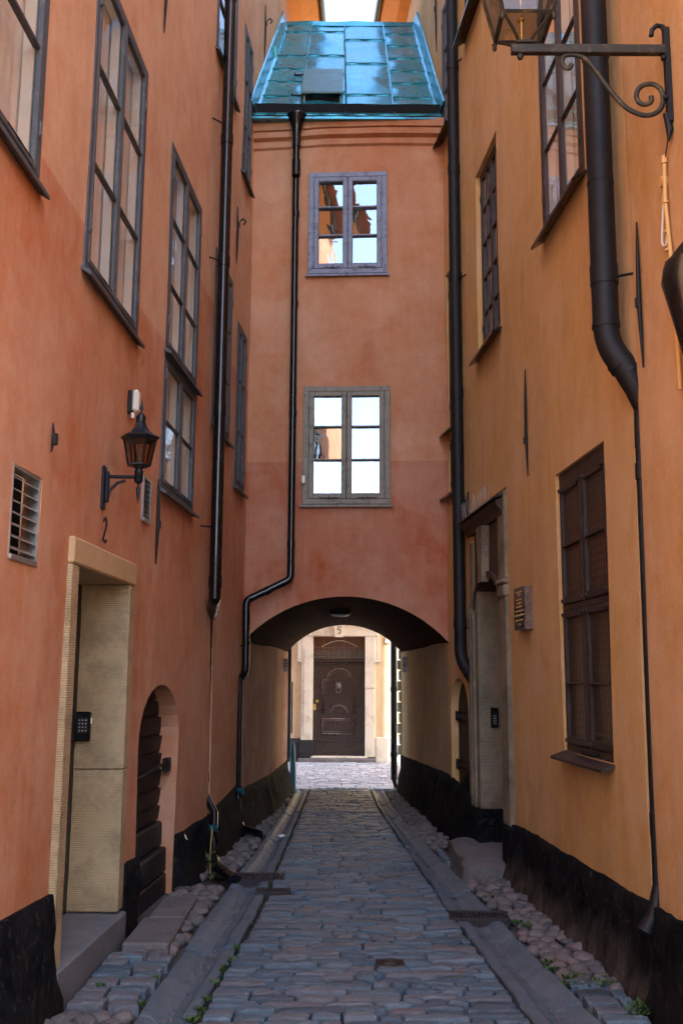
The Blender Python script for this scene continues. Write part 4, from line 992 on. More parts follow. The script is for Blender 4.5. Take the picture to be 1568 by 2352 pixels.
rv = [vs[r] for r in rim]; n = len(rv); m.add(rv + [(p[0] + (-.02 if p[0] < 1.2 else 0), p[1], -.06) for p in rv], [(k, (k + 1) % n, n + (k + 1) % n, n + k) for k in range(n)], True)
o = m.build('portal_step', STEP); tag(o, 'worn uneven stone step lying before the portal on the right', 'step')
# covers and grates
gs = ['rusty iron drain grate in the left gutter beside the downpipe shoe', 'small rusty drain strip set among the setts left of the middle', 'iron drain grate set across the right gutter']
for (x, y, w, h), lb in zip(GRATES, gs):
    t = thing('drain_grate', (x, y, 0), lb, 'drain grate', 'drain grates in the alley floor'); zz = gz(x, y)
    m = MB()
    for (a, b, c, d) in ((-w / 2, w / 2, -h / 2, -h / 2 + .02), (-w / 2, w / 2, h / 2 - .02, h / 2), (-w / 2, -w / 2 + .02, -h / 2 + .02, h / 2 - .02), (w / 2 - .02, w / 2, -h / 2 + .02, h / 2 - .02)): m.rbox(x + a, x + b, y + c, y + d, zz - .05, zz + .012, .003)
    m.build('rim', RUST, t)
    MB().box(x - w / 2, x + w / 2, y - h / 2, y + h / 2, zz - .06, zz - .05).build('pit', BLACKD, t)
    nb = int(w / .032)
    for k in range(nb): u = x - w / 2 + .02 + (w - .04) * (k + .5) / nb; MB().box(u - .007, u + .007, y - h / 2 + .02, y + h / 2 - .02, zz - .025, zz + .006).build('bar', RUST, t)
    MB().box(x - w / 2 + .02, x + w / 2 - .02, y - .008, y + .008, zz - .03, zz + .003).build('cross_bar', RUST, t)
x, y, w, h = MAN; zz = gz(x, y) + .004
t = thing('valve_cover', (x, y, 0), 'small square iron valve cover with round lid in the middle of the setts', 'valve cover')
MB().rbox(x - w / 2, x + w / 2, y - h / 2, y + h / 2, -.04, zz, .006).build('frame', RUST, t)
MB().tube([(x + .055 * cos(a), y + .048 * sin(a), zz + .002) for a in [2 * pi * k / 20 for k in range(21)]], .006, 6).build('ring', IRONG, t)
MB().lathe([(.04, zz - .002), (.038, zz + .006), (.0, zz + .008)], (x, y), 18).build('lid', RUST, t)
MB().tube([(x - .02, y - .012, zz + .009), (x, y + .012, zz + .009), (x + .022, y - .01, zz + .009)], .004, 5).build('mark', IRONG, t)

# ================================================================= DOWNPIPES
def pipe(label, path, r, joints, mat=BLACKP, brackets=(), bdir=(1, 0, 0), jr=1.10, n=18, name='downpipe'):
    t = thing(name, path[-1][:2] + (0,), label, 'drainpipe', 'black downpipes on the alley walls')
    for pts, rr in r: MB().tube(pts, rr, n).build('pipe', mat, t)
    for (p, q, rr) in joints: MB().tube([p, q], rr, n).build('collar', mat, t)
    for (p, q) in brackets: MB().tube([p, q], .008, 6).build('bracket', IRON, t)
    return t
def bend(a, b, c, n=5, r=.10):
    a, b, c = Vector(a), Vector(b), Vector(c); p = b + (a - b).normalized() * r; q = b + (c - b).normalized() * r
    return [a] + [p * (1 - t) ** 2 + b * 2 * t * (1 - t) + q * t * t for t in [i / n for i in range(n + 1)]] + [c]
# left long pipe
X1, Y1 = -1.13, 8.92
xs_ = sm(XLK, 9.425) - .03
t = pipe('tall glossy black downpipe on the left orange wall running into a slot', [(X1, Y1, 0)],
     [([(X1, Y1, 11.9), (X1, Y1, 2.30)], .056), (bend((X1, Y1, 2.42), (X1, Y1, 2.31), (xs_ + .01, 9.43, 2.19), 4, .05), .056), ([(xs_, 9.425, 2.24), (xs_, 9.425, .5)], .030),
      ([(xs_, 9.425, .55), (-1.13, 9.3, .40), (-1.10, 9.05, .17)], .036)],
     [((X1, Y1, z + .05), (X1, Y1, z - .05), .062) for z in (2.45, 4.05, 5.5, 6.75, 8.3, 10)] + [((xs_, 9.425, .75), (xs_, 9.425, .66), .035)],
     brackets=[((X1, Y1, 5.5), (X1 - .14, Y1 - .12, 5.5)), ((X1, Y1, 2.95), (X1 - .14, Y1 - .1, 2.95)), ((X1, Y1, 6.9), (X1 - .14, Y1 - .15, 6.9))])
MB().tube([(-1.10, 9.08, .20), (-1.095, 8.95, .085), (-1.03, 8.68, .05), (-.83, 8.22, .035)], [.045, .05, .055, .06], 10, flat=.6).build('shoe', BLACKP, t)
MB().prism([(-1.15, 9.10, .30), (-1.07, 9.06, .30), (-1.07, 9.12, .25), (-1.15, 9.16, .25)], (.0, -.012, .03)).build('shoe_collar', COPPER, t)
# centre pipe below the hopper
hx, hy = -.555, 10.86
t = pipe('slim black downpipe from the copper roof down the terracotta wall and beside the arch', [(hx, hy, 0)],
     [([(hx, hy, 8.0), (hx, hy, 7.78)], .05), ([(hx, hy, 7.8), (hx - .005, hy + .06, 7.55), (hx, hy + .06, 2.74)], .04),
      (bend((hx, hy + .06, 2.84), (hx, hy + .05, 2.68), (-.99, hy - .0, 2.46), 4, .05), .042), (bend((-.99, hy, 2.46), (-1.03, hy - .02, 2.42), (-1.02, hy - .04, 1.74), 4, .04), .042),
      (bend((-1.02, hy - .04, 1.76), (-1.02, hy - .04, 1.66), (-1.075, 10.86, 1.60), 3, .04), .040), ([(-1.075, 10.84, 1.62), (-1.068, 10.84, .34)], .028)],
     [((hx, hy, 7.62), (hx, hy, 7.42), .052)] + [((hx, hy + .06, z), (hx, hy + .06, z - .07), .045) for z in (7.0, 5.9, 4.6, 3.1)] + [((-.78, hy + .02, 2.565), (-.84, hy + .015, 2.53), .047), ((-1.02, hy - .04, 2.0), (-1.02, hy - .04, 1.96), .046)],
     brackets=[((-1.02, hy - .04, 1.95), (-1.12, hy, 1.95)), ((hx, hy + .06, 5.87), (hx, 11.0, 5.87)), ((hx, hy + .06, 7.0), (hx, 11, 7.0))])
MB().lathe([(.05, 7.95), (.056, 8.0), (.085, 8.10), (.115, 8.17), (.12, 8.19), (.11, 8.19)], (hx, hy), 20).build('hopper', BLACKP, t)
MB().add([(hx - .12, 11.02, 8.40), (hx + .13, 11.02, 8.40), (hx + .075, 10.88, 8.18), (hx - .075, 10.88, 8.18), (hx - .14, 11.0, 8.44), (hx + .15, 11.0, 8.44), (hx + .09, 10.855, 8.2), (hx - .09, 10.855, 8.2)],
         [(0, 1, 2, 3), (0, 3, 7, 4), (1, 5, 6, 2)]).build('spout', COPPER, t, recalc=False)
MB().tube([(-1.068, 10.84, .38), (-1.05, 10.80, .16), (-1.0, 10.7, .07), (-.80, 10.55, .03)], [.036, .042, .045, .05], 10, flat=.6).build('shoe', BLACKP, t)
MB().prism([(-1.10, 10.80, .44), (-1.01, 10.78, .44), (-1.01, 10.84, .39), (-1.10, 10.86, .39)], (0, -.012, .025)).build('shoe_collar', COPPER, t)
# right tall pipe
X3, Y3 = 1.215, 10.2
t = pipe('tall matt black downpipe on the ochre wall next to the archway', [(X3, Y3, 0)],
     [([(X3, Y3, 11.9), (X3, Y3, 1.99)], .062), (bend((X3, Y3, 2.05), (X3, Y3, 1.80), (1.325, 10.05, 1.60), 6, .12), .062)],
     [((X3, Y3, z + .05), (X3, Y3, z - .05), .068) for z in (2.16, 3.45, 4.6, 5.9, 7.15, 8.4, 9.6)] + [((X3, Y3, z + .006), (X3, Y3, z - .006), .065) for z in (2.75, 3.1, 4.0, 5.2, 6.5, 7.8)] + [((1.285, 10.10, 1.68), (1.30, 10.08, 1.65), .067)],
     brackets=[((X3, Y3, z), (X3 + .13, Y3 - .22, z)) for z in (2.12, 3.42, 5.86, 8.4)], mat=BLACKM)
# right thick pipe near the camera
X4, Y4 = 1.515, 5.47
xw = 1.658
t = pipe('thick dull black downpipe on the right with a bend into the wall slot', [(X4, Y4, 0)],
     [([(X4, Y4, 11.9), (X4, Y4, 3.62)], .076), (bend((X4, Y4, 3.7), (X4, Y4, 3.50), (1.63, 5.41, 3.30), 6, .11), .074), ([(1.60, 5.42, 3.345), (1.655, 5.40, 3.22), (1.70, 5.398, 3.08)], [.073, .068, .055]), ([(1.665, 5.40, 3.25), (xw, 5.398, 2.88)], .030), ([(xw, 5.398, 2.9), (xw - .01, 5.398, .52)], .027)],
     [((X4, Y4, 3.98), (X4, Y4, 3.86), .081), ((X4, Y4, 3.63), (X4, Y4, 3.60), .080), ((X4, Y4, 5.33), (X4, Y4, 5.30), .081), ((X4, Y4, 4.5), (X4, Y4, 4.49), .079), ((1.575, 5.44, 3.39), (1.595, 5.43, 3.355), .079),
      ((xw, 5.398, 2.79), (xw, 5.398, 2.70), .034), ((xw, 5.398, 2.05), (xw, 5.398, 2.03), .031), ((xw, 5.398, 1.65), (xw, 5.398, 1.61), .031), ((xw - .005, 5.398, .8), (xw - .005, 5.398, .92), .034)],
     brackets=[((X4, Y4, 3.9), (X4 + .13, Y4 - .13, 3.88)), ((X4, Y4, 5.3), (X4 + .13, Y4 - .11, 5.3))], mat=BLACKM)
MB().tube([(xw - .01, 5.398, .55), (xw - .04, 5.38, .42), (xw - .10, 5.36, .33)], [.030, .040, .048], 12).build('shoe', IRON, t)
# far street pipe
pipe('black downpipe at the far right corner of the archway, street end', [(.80, 15.15, 0)], [([(.80, 15.17, 2.6), (.80, 15.17, .14)], .05), ([(.80, 15.17, .16), (.83, 15.15, .02)], [.045, .03])],
     [((.80, 15.17, z + .03), (.80, 15.17, z - .03), .058) for z in (.5, 1.45)], brackets=[((.80, 15.17, 1.45), (.95, 15.17, 1.45)), ((.80, 15.17, .5), (.95, 15.17, .5))])

# ================================================================= LANTERNS
LX, LY = -1.226, 5.90
t = thing('wall_lantern', (-1.44, 5.9, 2.7), 'dark six sided lantern on a short bracket at the left orange wall', 'lantern', 'wall lanterns')
F, w = wall_frame('L', 5.88, 5.93, 0)
wx = WP('L', 5.9, 2.8)[0]
m = MB(); m.rbox(wx, wx + .022, 5.87, 5.93, 2.60, 2.865, .006); m.rbox(wx + .02, wx + .045, 5.88, 5.92, 2.64, 2.83, .008); m.build('wall_plate', LANT, t)
m = MB(); m.tube([(wx + .03, LY, 2.80), (LX, LY, 2.797)], .011, 8); m.tube([(wx + .035, LY, 2.66), (wx + .05, LY, 2.715), (wx + .09, LY, 2.76), (wx + .14, LY, 2.775)], .009, 8); m.build('bracket_arm', LANT, t)
MB().lathe([(.0, 2.622), (.012, 2.70), (.014, 2.732), (.006, 2.735), (.006, 2.752), (.02, 2.765), (.027, 2.77), (.026, 2.825), (.03, 2.832), (.022, 2.838), (.024, 2.85), (.05, 2.868), (.0, 2.87)], (LX, LY), 18).build('finial_base', LANT, t)
MB().lathe([(.062, 2.862), (.073, 2.866), (.073, 2.876), (.06, 2.878)], (LX, LY), 6, smooth=False).build('lantern_floor', LANT, t)
m = MB()
for k in range(6):
    a = 2 * pi * k / 6; m.tube([(LX + .068 * cos(a), LY + .068 * sin(a), 2.875), (LX + .098 * cos(a), LY + .098 * sin(a), 3.03)], .006, 4, smooth=False)
m.build('lantern_frame', LANT, t)
LGL = m_glass('smoky_lantern_glass', .02, .05)
LGL.node_tree.nodes['Transparent BSDF'].inputs[0].default_value = (.62, .50, .42, 1)
for k in range(6):
    a, b = 2 * pi * k / 6, 2 * pi * (k + 1) / 6
    P = [(LX + r * cos(q), LY + r * sin(q), z) for (r, q, z) in ((.066, a, 2.876), (.066, b, 2.876), (.096, b, 3.028), (.096, a, 3.028))]
    MB().add(P, [(0, 1, 2, 3)]).build('lantern_pane', LGL, t, recalc=False)
MB().lathe([(.10, 3.022), (.118, 3.04), (.120, 3.046), (.085, 3.062), (.055, 3.085), (.038, 3.11), (.030, 3.135), (.028, 3.14)], (LX, LY), 6, smooth=False).build('lantern_roof', LANT, t)
MB().lathe([(.028, 3.138), (.031, 3.15), (.026, 3.158), (.033, 3.166), (.027, 3.178), (.018, 3.19), (.006, 3.20), (.006, 3.212), (.013, 3.225), (.0, 3.285)], (LX, LY), 16).build('roof_finial', LANT, t)
MB().lathe([(.0, 2.88), (.02, 2.88), (.018, 2.915), (.008, 2.92), (.016, 2.945), (.02, 2.965), (.012, 2.985), (.0, 2.99)], (LX, LY), 12).build('bulb', PLASTD, t)
# right lantern on scroll bracket
LY2 = 4.66; wx = WP('R', LY2, 4.6)[0]
t = thing('wall_lantern', (1.66, 4.66, 4.6), 'four sided lantern on a long scrolled iron bracket at the top right', 'lantern', 'wall lanterns')
m = MB(); m.rbox(wx - .03, wx, LY2 - .02, LY2 + .02, 4.40, 4.93, .005); m.tube([(wx - .035, LY2, 4.45), (wx - .02, LY2, 4.36), (wx - .03, LY2, 4.30)], [.016, .02, .006], 8)
m.tube([(wx - .005, LY2, 4.86), (wx - .03, LY2, 4.94), (wx - .06, LY2, 4.945), (wx - .085, LY2, 4.92), (wx - .09, LY2, 4.885)], .013, 8); m.build('wall_plate', IRON, t)
for z in (4.52, 4.74): MB().lathe([(.0, z), (.016, z + .004), (.016, z + .02), (0, z + .024)], (wx - .035, LY2 - .012), 8).build('bolt', IRON, t)
MB().rbox(.858, wx - .02, LY2 - .018, LY2 + .018, 4.78, 4.828, .003).build('bracket_arm', IRONG, t)
SCR = [(1.167, 4.722), (1.155, 4.70), (1.132, 4.706), (1.119, 4.735), (1.132, 4.768), (1.176, 4.778), (1.242, 4.752), (1.295, 4.679), (1.358, 4.581), (1.422, 4.497), (1.486, 4.452), (1.552, 4.440), (1.607, 4.469), (1.628, 4.523), (1.622, 4.576), (1.595, 4.607), (1.556, 4.614), (1.512, 4.595), (1.493, 4.551), (1.504, 4.512), (1.537, 4.500), (1.566, 4.517), (1.568, 4.546)]
def smooth_path(P, n=4):
    o = []
    for i in range(len(P) - 1):
        p0, p1, p2, p3 = [Vector(P[max(0, min(len(P) - 1, i + k))]) for k in (-1, 0, 1, 2)]
        for t_ in [k / n for k in range(n)]: o.append(.5 * ((2 * p1) + (p2 - p0) * t_ + (2 * p0 - 5 * p1 + 4 * p2 - p3) * t_ ** 2 + (3 * p1 - p0 - 3 * p2 + p3) * t_ ** 3))
    return o + [Vector(P[-1])]
MB().tube(smooth_path([(x, LY2, z) for x, z in SCR]), .0105, 8, flat=1.3).build('scroll', IRONG, t)
CX = .925
MB().lathe([(0, 4.745), (.012, 4.75), (.018, 4.765), (.012, 4.78), (.0, 4.782)], (CX - .02, LY2), 12).build('ball', IRONG, t)
MB().rbox(CX - .045, CX + .045, LY2 - .03, LY2 + .03, 4.829, 4.845, .003).build('lantern_seat', IRONG, t)
b0, b1, z0, z1 = .125, .215, 4.925, 5.42
m = MB()
for sx in (-1, 1):
    for sy in (-1, 1):
        m.tube(smooth_path([(CX + sx * .035, LY2 + sy * .022, 4.845), (CX + sx * .05, LY2 + sy * .05, 4.86), (CX + sx * .09, LY2 + sy * .09, 4.90), (CX + sx * b0, LY2 + sy * b0, 4.93)], 3), .008, 6)
        m.lathe([(0, 4.88), (.008, 4.885), (.014, 4.90), (.01, 4.91), (.016, 4.92), (.0, 4.925)], (CX + sx * (b0 + .005), LY2 + sy * (b0 + .005)), 8)
m.build('lantern_leg', IRONG, t)
m = MB(); 
for (a, b) in ((-1, -1), (1, -1), (1, 1), (-1, 1)): m.tube([(CX + a * b0, LY2 + b * b0, z0), (CX + a * b1, LY2 + b * b1, z1)], .010, 4, smooth=False)
for (a, b) in (((-1, -1), (1, -1)), ((1, -1), (1, 1)), ((1, 1), (-1, 1)), ((-1, 1), (-1, -1))):
    m.tube([(CX + a[0] * b0, LY2 + a[1] * b0, z0 + .008), (CX + b[0] * b0, LY2 + b[1] * b0, z0 + .008)], .012, 4, smooth=False)
    m.tube([(CX + a[0] * b1, LY2 + a[1] * b1, z1), (CX + b[0] * b1, LY2 + b[1] * b1, z1)], .014, 4, smooth=False)
m.build('lantern_frame', IRONG, t)
for (a, b) in (((-1, -1), (1, -1)), ((1, -1), (1, 1)), ((1, 1), (-1, 1)), ((-1, 1), (-1, -1))):
    MB().add([(CX + a[0] * b0, LY2 + a[1] * b0, z0 + .01), (CX + b[0] * b0, LY2 + b[1] * b0, z0 + .01), (CX + b[0] * b1, LY2 + b[1] * b1, z1), (CX + a[0] * b1, LY2 + a[1] * b1, z1)], [(0, 1, 2, 3)]).build('lantern_pane', GLASSL, t, recalc=False)
MB().lathe([(.32, z1), (.30, z1 + .03), (.16, z1 + .16), (.09, z1 + .22), (.09, z1 + .27), (.03, z1 + .3), (0, z1 + .38)], (CX, LY2), 4, smooth=False, rot=pi / 4).build('lantern_roof', IRONG, t)
MB().tube([(CX - .01, LY2, 4.845), (CX - .01, LY2, 4.965)], .008, 8).lathe([(.02, 4.965), (.02, 4.975), (.004, 4.98), (.004, 5.1), (.03, 5.12), (.03, 5.2), (0, 5.22)], (CX - .01, LY2), 12).build('lamp_holder', BRASS, t)

# ================================================================= SMALL THINGS ON THE WALLS
def bar_anchor(side, y, z0, z1, label, hook=False, r=.011, zc=None, off=.015):
    x = WP(side, y, (z0 + z1) / 2)[0]; s_ = 1 if side == 'L' else -1; q = x + s_ * off
    t = thing('wall_anchor', (x, y, (z0 + z1) / 2), label, 'wall anchor', 'iron wall anchors')
    zc = zc or (z0 + z1) / 2
    MB().tube([(q, y, z0), (q + s_ * .004, y, z0 + (z1 - z0) * .25), (q + s_ * .008, y, zc), (q + s_ * .004, y, z0 + (z1 - z0) * .75), (q, y, z1)], [r * .45, r, r * 1.3, r, r * .45], 6).build('anchor_bar', IRON, t)
    m = MB(); m.rbox(min(q, q + s_ * .028), max(q, q + s_ * .028), y - .011, y + .011, zc - .04, zc + .02, .005)
    if hook: m.tube([(q + s_ * .03, y, zc + .03), (q + s_ * .06, y, zc + .06), (q + s_ * .09, y, zc + .03), (q + s_ * .07, y, zc - .01)], .010, 6)
    m.build('anchor_key', IRON, t); return t
bar_anchor('L', 7.22, 2.42, 3.05, 'black iron wall anchor right of the second vent, left wall', zc=2.72)
bar_anchor('L', 4.85, 2.71, 2.86, 'short rusty anchor tip above the left vent, near the picture edge', r=.007)
bar_anchor('L', 6.87, 6.45, 7.2, 'black wall anchor high up between the tall left windows')
bar_anchor('L', 10.1, 6.0, 6.65, 'ringed wall anchor beside the long left downpipe', hook=True, zc=6.45)
bar_anchor('L', 11.55, 9.4, 10.15, 'ringed wall anchor at the top left beside the copper roof', hook=True, zc=9.9)
bar_anchor('R', 5.20, 3.28, 4.12, 'long black wall anchor on the right wall beyond the thick pipe', zc=3.66)
bar_anchor('R', 7.75, 3.2, 4.08, 'long black wall anchor on the ochre wall above the plaque', zc=3.5)
bar_anchor('R', 10.02, 3.1, 3.5, 'short flat wall anchor just left of the portal cornice', zc=3.16, r=.016)
bar_anchor('R', 11.25, 9.3, 10.3, 'thin wall anchor at the top right beside the copper roof', zc=9.9)
# house number 2
o = Vector(WP('L', 5.9, 2.4, .012)); F, w = wall_frame('L', 5.87, 5.97, 2.397, .014)
P = [(.015, 0, .125), (.03, 0, .148), (.055, 0, .152), (.075, 0, .13), (.072, 0, .10), (.045, 0, .06), (.02, 0, .028), (.015, 0, .012), (.04, 0, .012), (.07, 0, .004), (.085, 0, .022)]
n2 = MB(F).tube(smooth_path(P, 3), [.006] * 31, 7).build('house_number', IRON); tag(n2, 'dark iron house number 2 on the wall under the left lantern', 'house number')
# keypads
F, w = wall_frame('L', 6.44, 6.50, 0)
yj = 6.51
t = thing('door_keypad', (-1.64, 6.5, 1.3), 'black door entry keypad on the sandstone jamb of the left doorway', 'keypad', 'door entry keypads')
yk = WP('L', 6.5, 1.3)[1]
jx = -1.395
FJ = frame((-1.69, 6.505, 1.2), (1, 0, 0), (0, -1, 0))
MB(FJ).rbox(0, .10, 0, .028, 0, .185, .008).build('case', BLACKP, t); MB(FJ).rbox(.098, .106, .004, .022, .11, .145, .002).build('tag', WHITEP, t)
MB(FJ).rbox(.018, .084, .028, .031, .05, .15, .002).build('button_field', IRON, t)
for r in range(4):
    for c in range(3): MB(FJ).lathe([(.006, .0), (.005, .003), (0, .003)], (0, 0), 8).build('key', STEEL, t); k_ = [o for o in t.children][-1]
ks = [o for o in t.children if o.name.startswith('key')]
for i, o in enumerate(ks):
    W = FJ @ Matrix.Translation((.031 + (i % 3) * .02, .031, .066 + (i // 3) * .022)) @ Matrix.Rotation(-pi / 2, 4, 'X')
    o.matrix_basis = WM[t.name].inverted() @ W
F2, w2 = wall_frame('R', 8.53, 9.97, 0)
yy = F2 @ Vector((w2 - .292, -.12, 0))
t = thing('door_keypad', (yy.x, yy.y, 1.25), 'narrow black keypad on the far jamb inside the right stone portal', 'keypad', 'door entry keypads')
FK = frame((yy.x - .03, yy.y, 1.15), (1, 0, 0), (0, -1, 0))
MB(FK).rbox(0, .075, 0, .022, 0, .19, .006).build('case', BLACKP, t)
MB(FK).rbox(.02, .055, .022, .025, .03, .13, .002).build('button_field', IRON, t)
km = bpy.data.meshes.new('key'); bm = bmesh.new(); bmesh.ops.create_cone(bm, cap_ends=True, segments=6, radius1=.0045, radius2=.004, depth=.006); bm.to_mesh(km); bm.free(); km.materials.append(STEEL)
for i in range(12): place('key', km, FK @ Matrix.Translation((.027 + (i % 3) * .011, .026, .04 + (i // 3) * .024)) @ Matrix.Rotation(-pi / 2, 4, 'X'), t)
# plaque with incised gold lines
F, w = wall_frame('R', 7.76, 8.10, 1.99, .012)
t = thing('wall_plaque', WP('R', 7.93, 2.15), 'thick polished granite plaque with gold lettering on the ochre wall', 'plaque')
MB(F).rbox(0, w, -.02, .055, 0, .34, .004).build('stone_block', GRANP, t); MB(F).rbox(.003, w - .003, .055, .058, .003, .337, .001).build('face', PLAQ, t)
rg = random.Random(5)
for r_, (z, ln, hh) in enumerate(((.295, .20, .020), (.272, .11, .014), (.235, .17, .011), (.208, .15, .014), (.178, .20, .014), (.145, .25, .015), (.112, .30, .016), (.072, .24, .016), (.04, .06, .012))):
    m = MB(F); u = w / 2 - ln / 2
    while u < w / 2 + ln / 2:
        g = rg.uniform(.008, .014); k = rg.randrange(4)
        hh = min(hh, .012); m.box(u, u + .0022, .058, .0595, z, z + hh)
        if k == 0: m.box(u + .0028, u + g * .6, .058, .0595, z + hh - .003, z + hh)
        if k == 1: m.box(u + g * .55, u + g * .55 + .0028, .058, .0595, z, z + hh); m.box(u + .0028, u + g * .55, .058, .0595, z + hh * .45, z + hh * .45 + .003)
        if k == 2: m.box(u + .0028, u + g * .6, .058, .0595, z, z + .003)
        u += g * (1.0 if rg.random() > .12 else 1.9)
    m.build('lettering', GOLD, t)
MB(F).lathe([(.007, 0), (.006, .006), (0, .008)], (0, 0), 10).build('screw', STEEL, t)
s_ = [o for o in t.children if o.name.startswith('screw')][0]; s_.matrix_basis = WM[t.name].inverted() @ F @ Matrix.Translation((.015, .058, .05)) @ Matrix.Rotation(-pi / 2, 4, 'X')
# sensor box
F, w = wall_frame('L', 6.36, 6.44, 3.33, .0)
t = thing('alarm_box', WP('L', 6.4, 3.4), 'small weathered white alarm box high on the left wall above the lantern', 'alarm box')
MB(F).rbox(0, w, .0, .025, 0, .15, .004).build('backplate', IRON, t); MB(F).rbox(.002, w - .002, .026, .07, .005, .155, .014).build('cover', PLAST, t)
MB(F).tube([(.03, .03, .0), (.03, .03, -.035)], .014, 8).build('cable_gland', PLAST, t)
# window tag
t = MB().rbox(-.447, -.41, 10.94, 10.975, 3.76, 3.85, .004).build('contact_sensor', WHITEP); tag(t, 'tiny white contact sensor at the lower left of the lower bridge window', 'sensor')
# conduit + hopper at right edge
F, w = wall_frame('R', 4.70, 4.80, 0); q = WP('R', 4.76, 4)[0]
t = thing('cable_conduit', (q, 4.76, 4), 'ochre painted cable conduit with a loop at the right edge', 'conduit')
m = MB(); m.tube([(q - .02, 4.74, 4.24), (q - .02, 4.755, 4.02), (q - .02, 4.70, 3.58), (q - .02, 4.68, 3.0)], .011, 8); m.tube([(q - .02, 4.74, 4.22), (q - .02, 4.74, 4.26)], .016, 8); m.build('tube', YELP, t)
for z in (4.02, 3.86, 3.76): MB().tube([(q - .02, 4.75, z), (q - .02, 4.75, z - .012)], .016, 8).build('clip', YELP, t)
MB().tube(smooth_path([(q - .012, 4.77, 4.2), (q - .02, 4.79, 4.0), (q - .03, 4.80, 3.86), (q - .03, 4.795, 3.80), (q - .02, 4.77, 3.80), (q - .015, 4.765, 3.9), (q - .015, 4.77, 4.05)]), .006, 7).build('cable_loop', PLAST, t)
MB().tube([(q - .0, 4.78, 4.14), (q - .035, 4.78, 4.14)], .03, 10).build('junction_box', YELP, t)
MB().tube([(q - .012, 4.70, 4.32), (q - .02, 4.72, 4.25)], .004, 5).build('wire', IRON, t)
t = thing('rain_hopper', (1.66, 4.45, 3.3), 'black tapering rainwater head cut by the right picture edge', 'rainwater head')
Hx, Hy = 1.60, 4.45
MB().tube([(Hx + .03, Hy, 3.56), (Hx + .03, Hy, 3.52), (Hx + .02, Hy, 3.46), (Hx + .03, Hy, 3.30), (Hx + .045, Hy, 3.12), (Hx + .05, Hy, 3.0), (Hx + .05, Hy, .05)], [.105, .115, .115, .085, .06, .048, .045], 16).build('funnel', BLACKP, t)
MB().rbox(Hx - .02, Hx + .09, Hy - .10, Hy + .10, 3.555, 3.63, .01).build('lid', IRONG, t)
# signs in the passage
def sign(xc, yc, z, w, h, ang, label):
    t = thing('street_sign', (xc, yc, z), label, 'sign', 'small white signs in the archway')
    F = frame((xc, yc, z), (cos(ang), sin(ang), 0), (sin(ang), -cos(ang), 0))
    MB(F).rbox(-w / 2, w / 2, 0, .012, -h / 2, h / 2, .003).build('plate', WHITES, t)
    m = MB(F)
    for r in range(3 if h > .1 else 2):
        zz = h * .3 - r * h * .22; u = -w * .38
        while u < w * .36: m.box(u, u + .006, .012, .0135, zz, zz + h * .09); u += random.uniform(.012, .018)
    m.box(-w * .42, w * .42, .012, .0135, -.003, .003); m.build('lettering', BLUEI, t)
sign(-.80, 14.35, 1.79, .10, .19, radians(12), 'white two part plate on the left wall inside the archway')
sign(.925, 14.35, 1.81, .10, .22, radians(-12), 'white two part plate on the right wall inside the archway')
# vault lamp
t = thing('ceiling_lamp', (-.01, 12.6, 2.42), 'round dark bulkhead lamp under the crown of the archway', 'lamp')
za = arch_z(-.01, 12.6)
MB().lathe([(.13, za), (.135, za - .05), (.12, za - .055)], (-.01, 12.6), 20).build('housing', IRON, t); MB().lathe([(.118, za - .056), (.09, za - .075), (0, za - .085)], (-.01, 12.6), 20).build('diffuser', m_plain('lamp_diffuser', (.3, .34, .4), .3), t)
# corner stone and quoins of the street end
m = MB(); m.tube([(-.70, 15.12, -.04), (-.695, 15.12, .25), (-.705, 15.12, .62), (-.71, 15.12, .69)], [.055, .048, .038, .018], 8); o = m.build('guard_post', TEAL); tag(o, 'teal painted guard post at the left street corner of the archway', 'post')
MB().tube([(-.72, 15.1, .8), (-.72, 15.1, 1.55)], .012, 6).build('x', RUST).name = 'handrail'
tag(bpy.data.objects['handrail'], 'dark red iron rail on the left street corner above the post', 'handrail')
for k in range(13):
    z = .5 + k * .155; MB().rbox(.845 + (.02 if k % 2 else 0), .93, 15.02, 15.1, z, z + .145, .01).build('quoin', LIME, RB)
MB().box(-.80, -.735, 15.03, 15.09, .45, 2.3).build('corner_strip', WOODD, LB)
# litter, weeds
o = MB().add([(-.63, 10.48, .035), (-.59, 10.45, .02), (-.55, 10.49, .03), (-.60, 10.53, .025), (-.575, 10.50, .045)], [(0, 1, 4), (1, 2, 4), (2, 3, 4), (3, 0, 4)]).build('paper_scrap', PAPER); tag(o, 'crumpled scrap of white paper lying in the left gutter', 'litter')
o = MB().tube([(-1.22, 8.16, .385), (-1.21, 8.15, .36), (-1.195, 8.15, .345)], .004, 5).tube([(-1.22, 8.16, .385), (-1.205, 8.17, .35)], .003, 5).build('ribbon_scrap', PLAST); tag(o, 'little pale ribbon caught on the left plinth corner', 'litter')
def leaf(m, p, s, a, tl):
    d = Vector((cos(a), sin(a), tl)) * s; q = Vector((-sin(a), cos(a), 0)) * s * .35; p = Vector(p)
    m.add([p, p + d * .5 + q, p + d, p + d * .5 - q], [(0, 1, 2), (0, 2, 3)])
t = thing('tall_weed', (-1.03, 8.35, 0), 'tall dry weed with small green leaves beside the left downpipe shoe', 'weed')
m = MB(); m.tube([(-1.03, 8.35, 0), (-1.04, 8.34, .2), (-1.03, 8.36, .38), (-1.035, 8.36, .42)], [.006, .006, .009, .004], 5); m.build('stalk', STRAW, t)
m = MB()
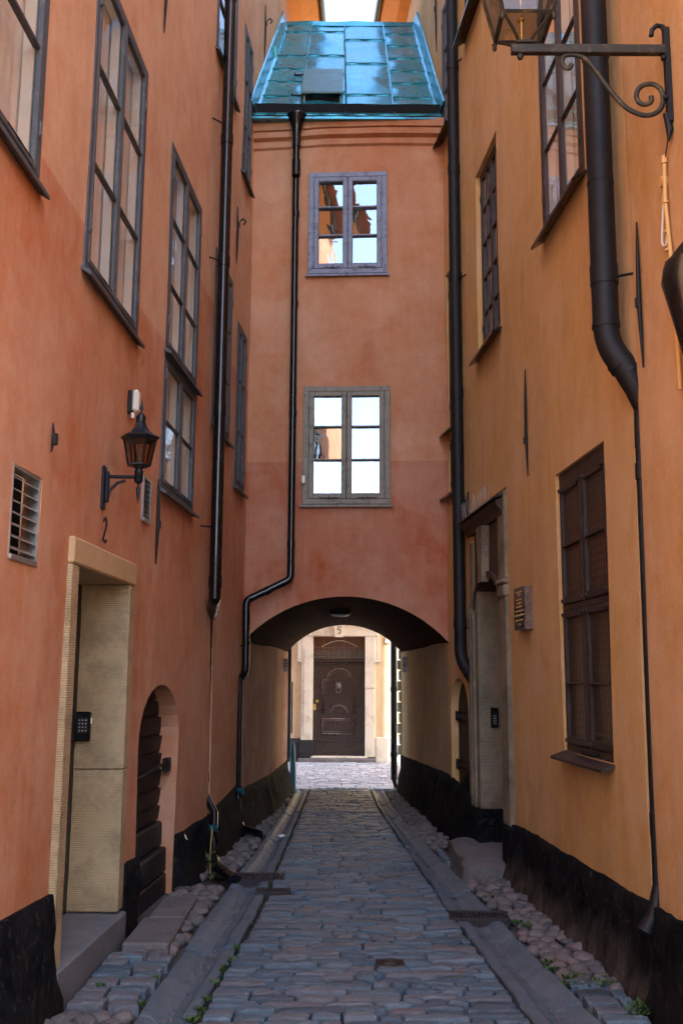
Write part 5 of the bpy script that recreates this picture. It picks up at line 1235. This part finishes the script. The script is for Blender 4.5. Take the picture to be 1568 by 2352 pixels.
for k in range(46): z = rnd.uniform(.0, .22); leaf(m, (-1.035 + rnd.uniform(-.01, .01), 8.345, z), rnd.uniform(.03, .055), rnd.uniform(0, 6.28), rnd.uniform(.1, 1))
m.build('leaf', LEAF, t, recalc=False)['kind'] = 'stuff'
m = MB()
spots = [(1.42, 5.72, .07), (1.33, 5.68, .06), (1.28, 5.8, .05), (1.24, 5.66, .05), (1.50, 5.32, .06), (1.56, 5.30, .07), (1.45, 5.2, .05), (1.19, 7.05, .04), (1.24, 6.95, .04), (1.13, 7.8, .05), (1.17, 7.3, .03), (1.2, 5.95, .03), (1.21, 6.1, .03),
         (-.66, 5.35, .025), (-.65, 5.6, .025), (-.63, 5.85, .03), (-.61, 6.05, .03), (-.60, 6.3, .02), (-.70, 5.05, .03), (-.98, 5.3, .02), (-1.25, 5.6, .02), (-.99, 5.75, .02), (-.68, 5.2, .02)]
for (x, y, s) in spots:
    for k in range(int(1500 * s)):
        r = s * sqrt(rnd.random()); a = rnd.uniform(0, 6.28); leaf(m, (x + r * cos(a), y + r * sin(a), gz(x, y) - .01), rnd.uniform(.012, .028), rnd.uniform(0, 6.28), rnd.uniform(.1, 1.3))
for k in range(150):
    y = rnd.uniform(4.9, 9.5); s_ = rnd.choice((0, 1)); x = interp(GLI, y) if s_ else interp(GRO, y)
    for j in range(7): leaf(m, (x + rnd.uniform(-.012, .012), y + rnd.uniform(-.03, .03), gz(x, y) - .02), rnd.uniform(.008, .018), rnd.uniform(0, 6.28), rnd.uniform(.1, 1))
o = m.build('weeds', LEAF, None, recalc=False); tag(o, 'low green weeds and moss in the stone joints', 'weeds', kind='stuff')
m = MB()
for k in range(420):
    y = rnd.uniform(5, 9); s_ = rnd.choice(((GLO, GLI), (GRO, GRI))); x = (interp(s_[0], y) + interp(s_[1], y)) / 2 + rnd.gauss(0, .035); s = rnd.uniform(.002, .0055)
    m.box(x - s, x + s, y - s, y + s, gz(x, y) - .05, gz(x, y) - .034 + s * .7, s * .4)
o = m.build('gravel', COB_S, None, recalc=False); tag(o, 'loose grit and pebbles in the gutters', 'gravel', kind='stuff')
